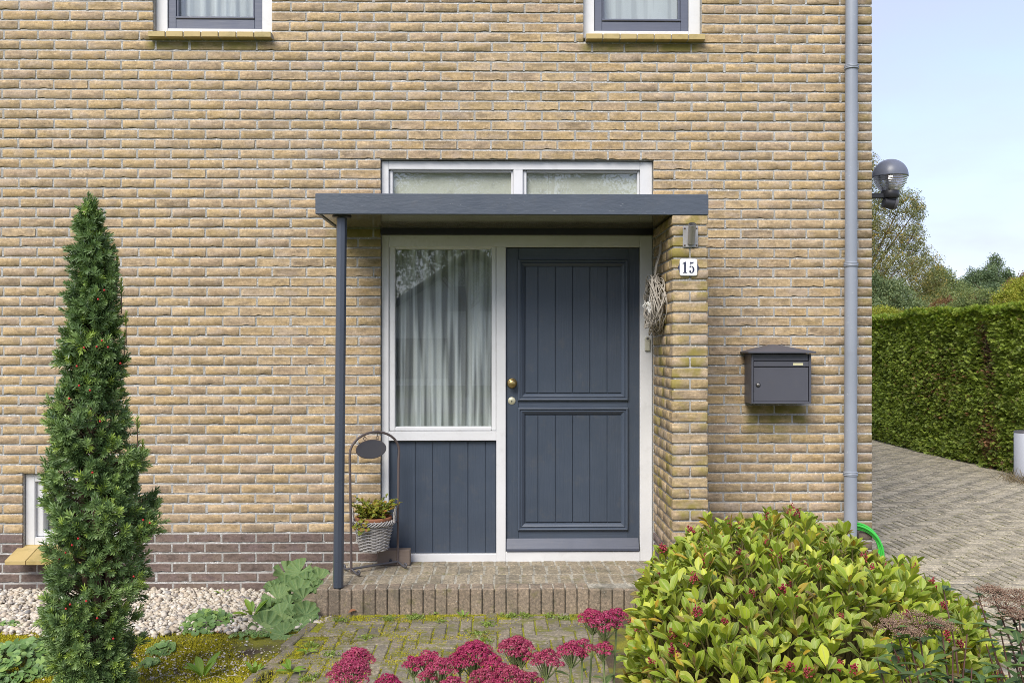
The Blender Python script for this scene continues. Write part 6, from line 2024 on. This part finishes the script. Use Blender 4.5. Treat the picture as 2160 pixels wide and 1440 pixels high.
# ------------------------------------------------------------------ low plants left of the step
AL = [round_leaf_geo(54, 9, .07 + .02 * v, .12 + .12 * v, .085, 4, pleat_shade=True) for v in range(3)]
def leaf_mound(name, label, cat, spots, tmpl, mat, smin, smax, limit, seed, lift=.05, part='leaf'):
    r = random.Random(seed); base = Vector((sum(s[0] for s in spots) / len(spots), sum(s[1] for s in spots) / len(spots), -.04))
    root = thing(name, label, cat, tuple(base))
    P2, D2, N2, S2 = [], [], [], []; mb = MB()
    for (x, y, z, tilt) in spots:
        a_ = r.uniform(0, 6.283); nn = Vector((math.cos(a_) * .35, -.25 - tilt + math.sin(a_) * .3, 1)).normalized()
        d = Vector((r.uniform(-1, 1), r.uniform(-1, .3), 0)); d = (d - nn * d.dot(nn)).normalized()
        P2.append((x, y, z)); D2.append(tuple(d)); N2.append(tuple(nn)); S2.append(r.uniform(smin, smax))
        mb.tube([(base.x + (x - base.x) * .5, base.y + (y - base.y) * .5 + .02, -.03), (x + .004, y + .01, z * .6), (x, y, z)], .0016, 4, cap=False)
    mb.build('stalks', M['sed_stem'], root, fix=False)
    leaves_split(root, part, tmpl, mat, P2, frames(np.array(D2), np.array(N2)), S2, limit, 'small_leaves')
def px_spots(lst, tilt):
    out = []
    for (px, py, Y) in lst:
        p = at(px, py, Y); out.append((p.x, p.y, max(p.z, -.03), tilt))
    return out
leaf_mound('ladys_mantle', "large round pleated grey green leaves spilling beside the doorstep", 'plant', px_spots([
    (655, 1212, -.22), (632, 1205, -.25), (672, 1220, -.28), (618, 1222, -.26), (645, 1232, -.34), (600, 1240, -.34), (665, 1240, -.4), (628, 1250, -.42), (585, 1262, -.46), (610, 1275, -.55), (640, 1262, -.5),
    (570, 1285, -.55), (592, 1300, -.66), (620, 1300, -.68), (645, 1296, -.70), (562, 1312, -.72), (585, 1325, -.80), (610, 1330, -.84), (632, 1318, -.80), (598, 1345, -.92), (560, 1330, -.80), (650, 1312, -.74), (578, 1240, -.36), (606, 1212, -.22)], .45), AL, M['alch'], .060, .098, 60, 3)
CL = [round_leaf_geo(15, 7, .04, .10, .02, 2) for v in range(2)]
def patch(label, cx, cy, rx_, ry_, n_, seed, smin=.012, smax=.024, hgt=.06):
    r = random.Random(seed); sp_ = []
    while len(sp_) < n_:
        u, v = r.uniform(-1, 1), r.uniform(-1, 1)
        if u * u + v * v > 1: continue
        c = at(cx, cy, 0); 
        # the patch lies on the bed: find its centre there
        dep = (EYE + .04) * FPX / (cy - 735); X = (cx - 1050) / FPX * dep; Y = dep - DIST
        kx = dep / FPX
        x, y = X + u * rx_ * kx, Y + v * ry_ * kx * 2.6
        sp_.append((x, y, bed_h(x, y) + .012 + hgt * (1 - u * u - v * v) * r.uniform(.4, 1.1), .3))
    leaf_mound('ground_cover', label, 'plant', sp_, CL, M['cover'], smin, smax, 120, seed)
patch('cushion of small round dark green leaves between pebbles and moss', 440, 1318, 52, 26, 130, 1)
patch('thin trail of small pale leaves creeping over the yellow moss', 345, 1372, 26, 16, 45, 2, .012, .020, .03)
patch('small sprig of creeping leaves near the yew', 318, 1402, 20, 10, 22, 3, .012, .02, .02)
patch('wide mat of small rounded leaves at the lower left beside the yew', 40, 1405, 95, 50, 330, 4, .014, .026, .10)
patch('little leafy patch on the pebbles left of the yew', 20, 1322, 34, 8, 40, 5, .010, .018, .03)
patch('pale leafy fringe in front of the big pleated leaves', 530, 1340, 40, 10, 36, 6, .010, .016, .02)
WL = [leaf_geo(1, .30, 2, 7, fold=.2, curl=.2, wide=.62, wave=.02, seed=v) for v in range(3)]
def rosette(label, px, py, n_, L, seed, up=.35, spread=6.283, a_start=0):
    r = random.Random(seed); dep = (EYE + .04) * FPX / (py - 735); X = (px - 1050) / FPX * dep; Y = dep - DIST
    root = thing('weed', label, 'weed', (X, Y, -.03)); P2, D2, N2, S2 = [], [], [], []
    for i in range(n_):
        a_ = a_start + spread * i / n_ + r.uniform(-.3, .3); d = Vector((math.cos(a_), math.sin(a_), r.uniform(up * .5, up * 1.8))).normalized()
        P2.append((X + .006 * math.cos(a_), Y + .006 * math.sin(a_), (bed_h(X, Y) if X < path_left(Y) else 0) + .004)); D2.append(tuple(d)); N2.append((-.2 * d.x, -.2 * d.y - .2, 1)); S2.append(L * r.uniform(.7, 1.15))
    leaves_split(root, 'leaf', WL, M['weed'], P2, frames(np.array(D2), np.array(N2)), S2, 20, 'small_leaves')
rosette('tall lance leaved weed in the pebbles beside the big pleated leaves', 535, 1300, 7, .13, 1, 1.0)
rosette('lance leaved weed low at the front of the bed', 432, 1432, 6, .13, 2, 1.1)
rosette('bright green weed with upright leaves in the mossy bed', 540, 1425, 6, .085, 3, 1.2)
rosette('pale ragged weed at the path edge', 615, 1432, 7, .08, 4, .5)
rosette('tiny two leaved seedling on the path below the door', 978, 1318, 4, .045, 5, 1.1)
rosette('small weed in the pebbles close to the wall', 474, 1252, 6, .055, 6, .8)
rosette('little weed at the path edge left of the stonecrops', 650, 1390, 8, .05, 7, .4)
# tiny weeds of the path, nobody could count them
pts = []
for (px, py, k_) in ((875, 1302, 34), (820, 1306, 12), (1078, 1300, 20), (1030, 1317, 12), (1086, 1278, 16), (1270, 1290, 14), (1160, 1300, 10), (915, 1291, 8), (720, 1308, 10), (775, 1345, 10), (700, 1380, 10), (660, 1360, 12), (1008, 1336, 10), (1025, 1352, 8), (1190, 1304, 14), (1110, 1300, 14), (1230, 1305, 12), (650, 1430, 14), (930, 1310, 5), (1350, 1310, 10)):
    dep = EYE * FPX / (py - 735); X = (px - 1050) / FPX * dep; Y = dep - DIST
    for _ in range(k_ * 3): pts.append((X + G.normal(0, .022), Y + G.normal(0, .02), abs(G.normal(0, .006))))
tuft_cloud(pts, .013, 3, M['weed'], 'weeds', 'tiny green weeds sprouting from the path joints', 'weeds', flare=1.3, w=.5)
# fallen leaves, a few
FL = leaf_geo(1, .5, 2, 4, fold=.3, curl=.3, wide=.5, seed=2)
fm = leaf_mat('fallen_leaf', [(0, c4(.30, .13, .06)), (1, c4(.42, .24, .14))], rough=.8)
for i, (px, py, lab) in enumerate(((562, 1300, 'curled orange brown fallen leaf on the pebbles beside the tall weed'), (470, 1328, 'upright brown fallen leaf beside the cushion of small leaves'), (735, 1306, 'brown fallen leaf on the path near the step corner'))):
    dep = (EYE + .03) * FPX / (py - 735); X = (px - 1050) / FPX * dep; Y = dep - DIST
    o = bpy.data.objects.new('fallen_leaf', leaf_object_mesh('fallen_leaf', FL[0], FL[1], FL[2], fm)); link(o)
    o.location = (X, Y, (0 if X > path_left(Y) else bed_h(X, Y)) + .012); o.scale = (.05,) * 3; o.rotation_euler = (.3 * i, .3, 1 + i * 2)
    tag(o, lab, 'leaf')
# bare twigs and roots on the bed
mb = MB(); r = random.Random(6)
for i in range(60):
    x, y = r.uniform(-1.95, -.95), r.uniform(-2.2, -1.55)
    if x > path_left(y) - .05: continue
    a_ = r.uniform(0, 6.28); l_ = r.uniform(.04, .14); z = bed_h(x, y) + .012
    mb.tube([(x, y, z), (x + l_ * .5 * math.cos(a_), y + l_ * .5 * math.sin(a_), z + r.uniform(0, .015)), (x + l_ * math.cos(a_ + .4), y + l_ * math.sin(a_ + .4), z)], .0013, 4, cap=False)
tag(mb.build('dry_twigs', M['wood_pale'], fix=False), 'thin dry twigs scattered on the dark soil', 'twigs', kind='stuff')

# ------------------------------------------------------------------ trailing plant in the pot
root = thing('pot_plant', 'small yellow green trailing plant in the basket pot', 'potted plant', (bb.x, bb.y, BT))
r = random.Random(12); P2, D2, N2, S2 = [], [], [], []; mb = MB()
for i in range(95):
    a_ = r.uniform(0, 6.283); ln = r.uniform(.05, .17); up = r.uniform(.2, 1.5)
    c0 = Vector((bb.x + r.uniform(-.06, .06), bb.y + r.uniform(-.06, .06), BT))
    d = Vector((math.cos(a_), math.sin(a_), up)).normalized(); e = c0 + d * ln + Vector((0, 0, -ln * .25 * (up < .6)))
    m_ = c0.lerp(e, .5) + Vector((0, 0, .02)); mb.tube([c0, m_, e], .0009, 3, cap=False)
    for k in range(9):
        f = .3 + .7 * k / 8; p = c0.lerp(m_, f * 2) if f < .5 else m_.lerp(e, f * 2 - 1)
        dd = Vector((r.gauss(0, 1), r.gauss(0, 1), r.gauss(.1, .5))).normalized()
        P2.append(tuple(p)); D2.append(tuple(dd)); N2.append((r.gauss(0, .3), r.gauss(-.3, .3), 1)); S2.append(r.uniform(.008, .014))
for (px, py) in ((757, 1112), (764, 1118), (752, 1108), (760, 1124), (769, 1108), (773, 1098), (748, 1114), (775, 1116)):
    for k in range(4):
        p = at(px + r.uniform(-3, 3), py + r.uniform(-3, 3), bb.y - RT - .012); P2.append(tuple(p)); D2.append((r.gauss(0, 1), -.2, r.gauss(0, 1))); N2.append((0, -1, .5)); S2.append(.011)
IL = [round_leaf_geo(9, 5, .16, .15, .03, 2, notch=False)]
mb.build('stems', M['spi_stem'], root, fix=False)
P2, S2 = np.array(P2), np.array(S2); T, F, E = IL[0]
V, FF, idx = scatter(T, F, P2, frames(np.array(D2), np.array(N2)), S2)
npmesh('leaves', V, FF, M['ivy'], root, {'rnd': G.random(len(P2))[idx]}, smooth=True)['kind'] = 'stuff'

# ------------------------------------------------------------------ across the street (seen mirrored in the panes)
road = grid('road', lambda x, y: -.10, -60, 60, -24, -17, 2, 2, N('asphalt').set(Base_Color=c4(.09, .09, .09), Roughness=.9).m); road['kind'] = 'structure'; road['label'] = 'asphalt street in front of the garden'
hs = thing('neighbour_house', 'white gabled house across the street', 'house', (-2.0, -34, 0))
mb = MB(); mb.prism([(-6.0, -.1), (3.2, -.1), (3.2, 2.7), (-1.0, 5.6), (-6.0, 2.4)], -44, -34); mb.build('wall', N('render_wall').set(Base_Color=c4(.72, .71, .69), Roughness=.9).m, hs)
mb = MB()
for (a, b) in (((-6.8, 1.9), (-1.0, 5.75)), ((-1.0, 5.75), (4.0, 2.2))):
    mb.add([(a[0], -33.4, a[1]), (b[0], -33.4, b[1]), (b[0], -44.5, b[1]), (a[0], -44.5, a[1]), (a[0], -33.4, a[1] + .25), (b[0], -33.4, b[1] + .25), (b[0], -44.5, b[1] + .25), (a[0], -44.5, a[1] + .25)], [(3, 2, 1, 0), (4, 5, 6, 7), (0, 1, 5, 4), (1, 2, 6, 5), (2, 3, 7, 6), (3, 0, 4, 7)])
mb.build('roof', M['felt'], hs)
for (x0, x1, z0, z1) in ((-2.1, -1.3, 3.2, 4.3), (-.8, 0, 3.2, 4.3), (.6, 2.4, .7, 2.1), (-5, -2.2, .2, 2.0)):
    mb = MB(); mb.box(x0, x1, -33.98, -33.90, z0, z1); mb.build('window', M['slate'], hs)
def tree_at(name, label, x, y, blobs, n_, size, mat, seed, trunk):
    root = thing(name, label, 'tree', (x, y, -.1)); mb = MB(); base = Vector((x, y, -.1)); top = max(b[2] for b in blobs)
    mb.tube([base, base + Vector((0, 0, top * .6)), base + Vector((.3, 0, top))], [trunk, trunk * .7, trunk * .2], 8)
    bl = [(Vector((x + b[0], y + b[1], b[2])), Vector((b[3], b[3], b[4]))) for b in blobs]
    for c, ra in bl: mb.tube([base + Vector((0, 0, top * .45)), c], [trunk * .3, trunk * .08], 5, cap=False)
    mb.build('trunk', M['bark'], root, fix=False); crown(root, bl, n_, size, mat, seed)
tree_at('street_tree', 'tall leafy tree across the street left of the neighbour house', -8, -37, [(0, 0, 8, 3.4, 3.5), (3, 0, 10, 3, 3), (-3, 0, 7, 3, 3), (1, 0, 5, 3, 2.4)], 3000, .30, 'tree_mid', 90, .3)
tree_at('street_tree', 'tall leafy tree behind the neighbour house', 3, -47, [(0, 0, 9, 4, 3.5), (4, 0, 8, 3.5, 3.5), (-5, 0, 9, 4, 4), (0, 0, 12, 4, 3)], 3000, .35, 'tree_dark', 91, .35)
tree_at('street_tree', 'street tree in front of the neighbour house', -1.0, -25, [(0, 0, 4.6, 1.2, 1.0), (.9, 0, 3.6, .9, .7), (-1.4, 0, 4.9, 1.3, 1.2), (-.4, 0, 6.6, 2.2, 1.6), (-2.6, 0, 5.8, 1.2, 1.2), (1.6, 0, 5.4, 1.2, 1.2)], 2600, .13, 'tree_mid', 92, .12)
tree_at('street_tree', 'bushy tree at the left end of the street', -18, -34, [(0, 0, 7, 5, 5), (6, 0, 5, 3, 4)], 1600, .4, 'tree_mid', 93, .3)
tree_at('street_tree', 'bushy tree at the right end of the street', 16, -38, [(0, 0, 7, 5, 5), (-6, 0, 6, 4, 4)], 1600, .4, 'tree_dark', 94, .3)
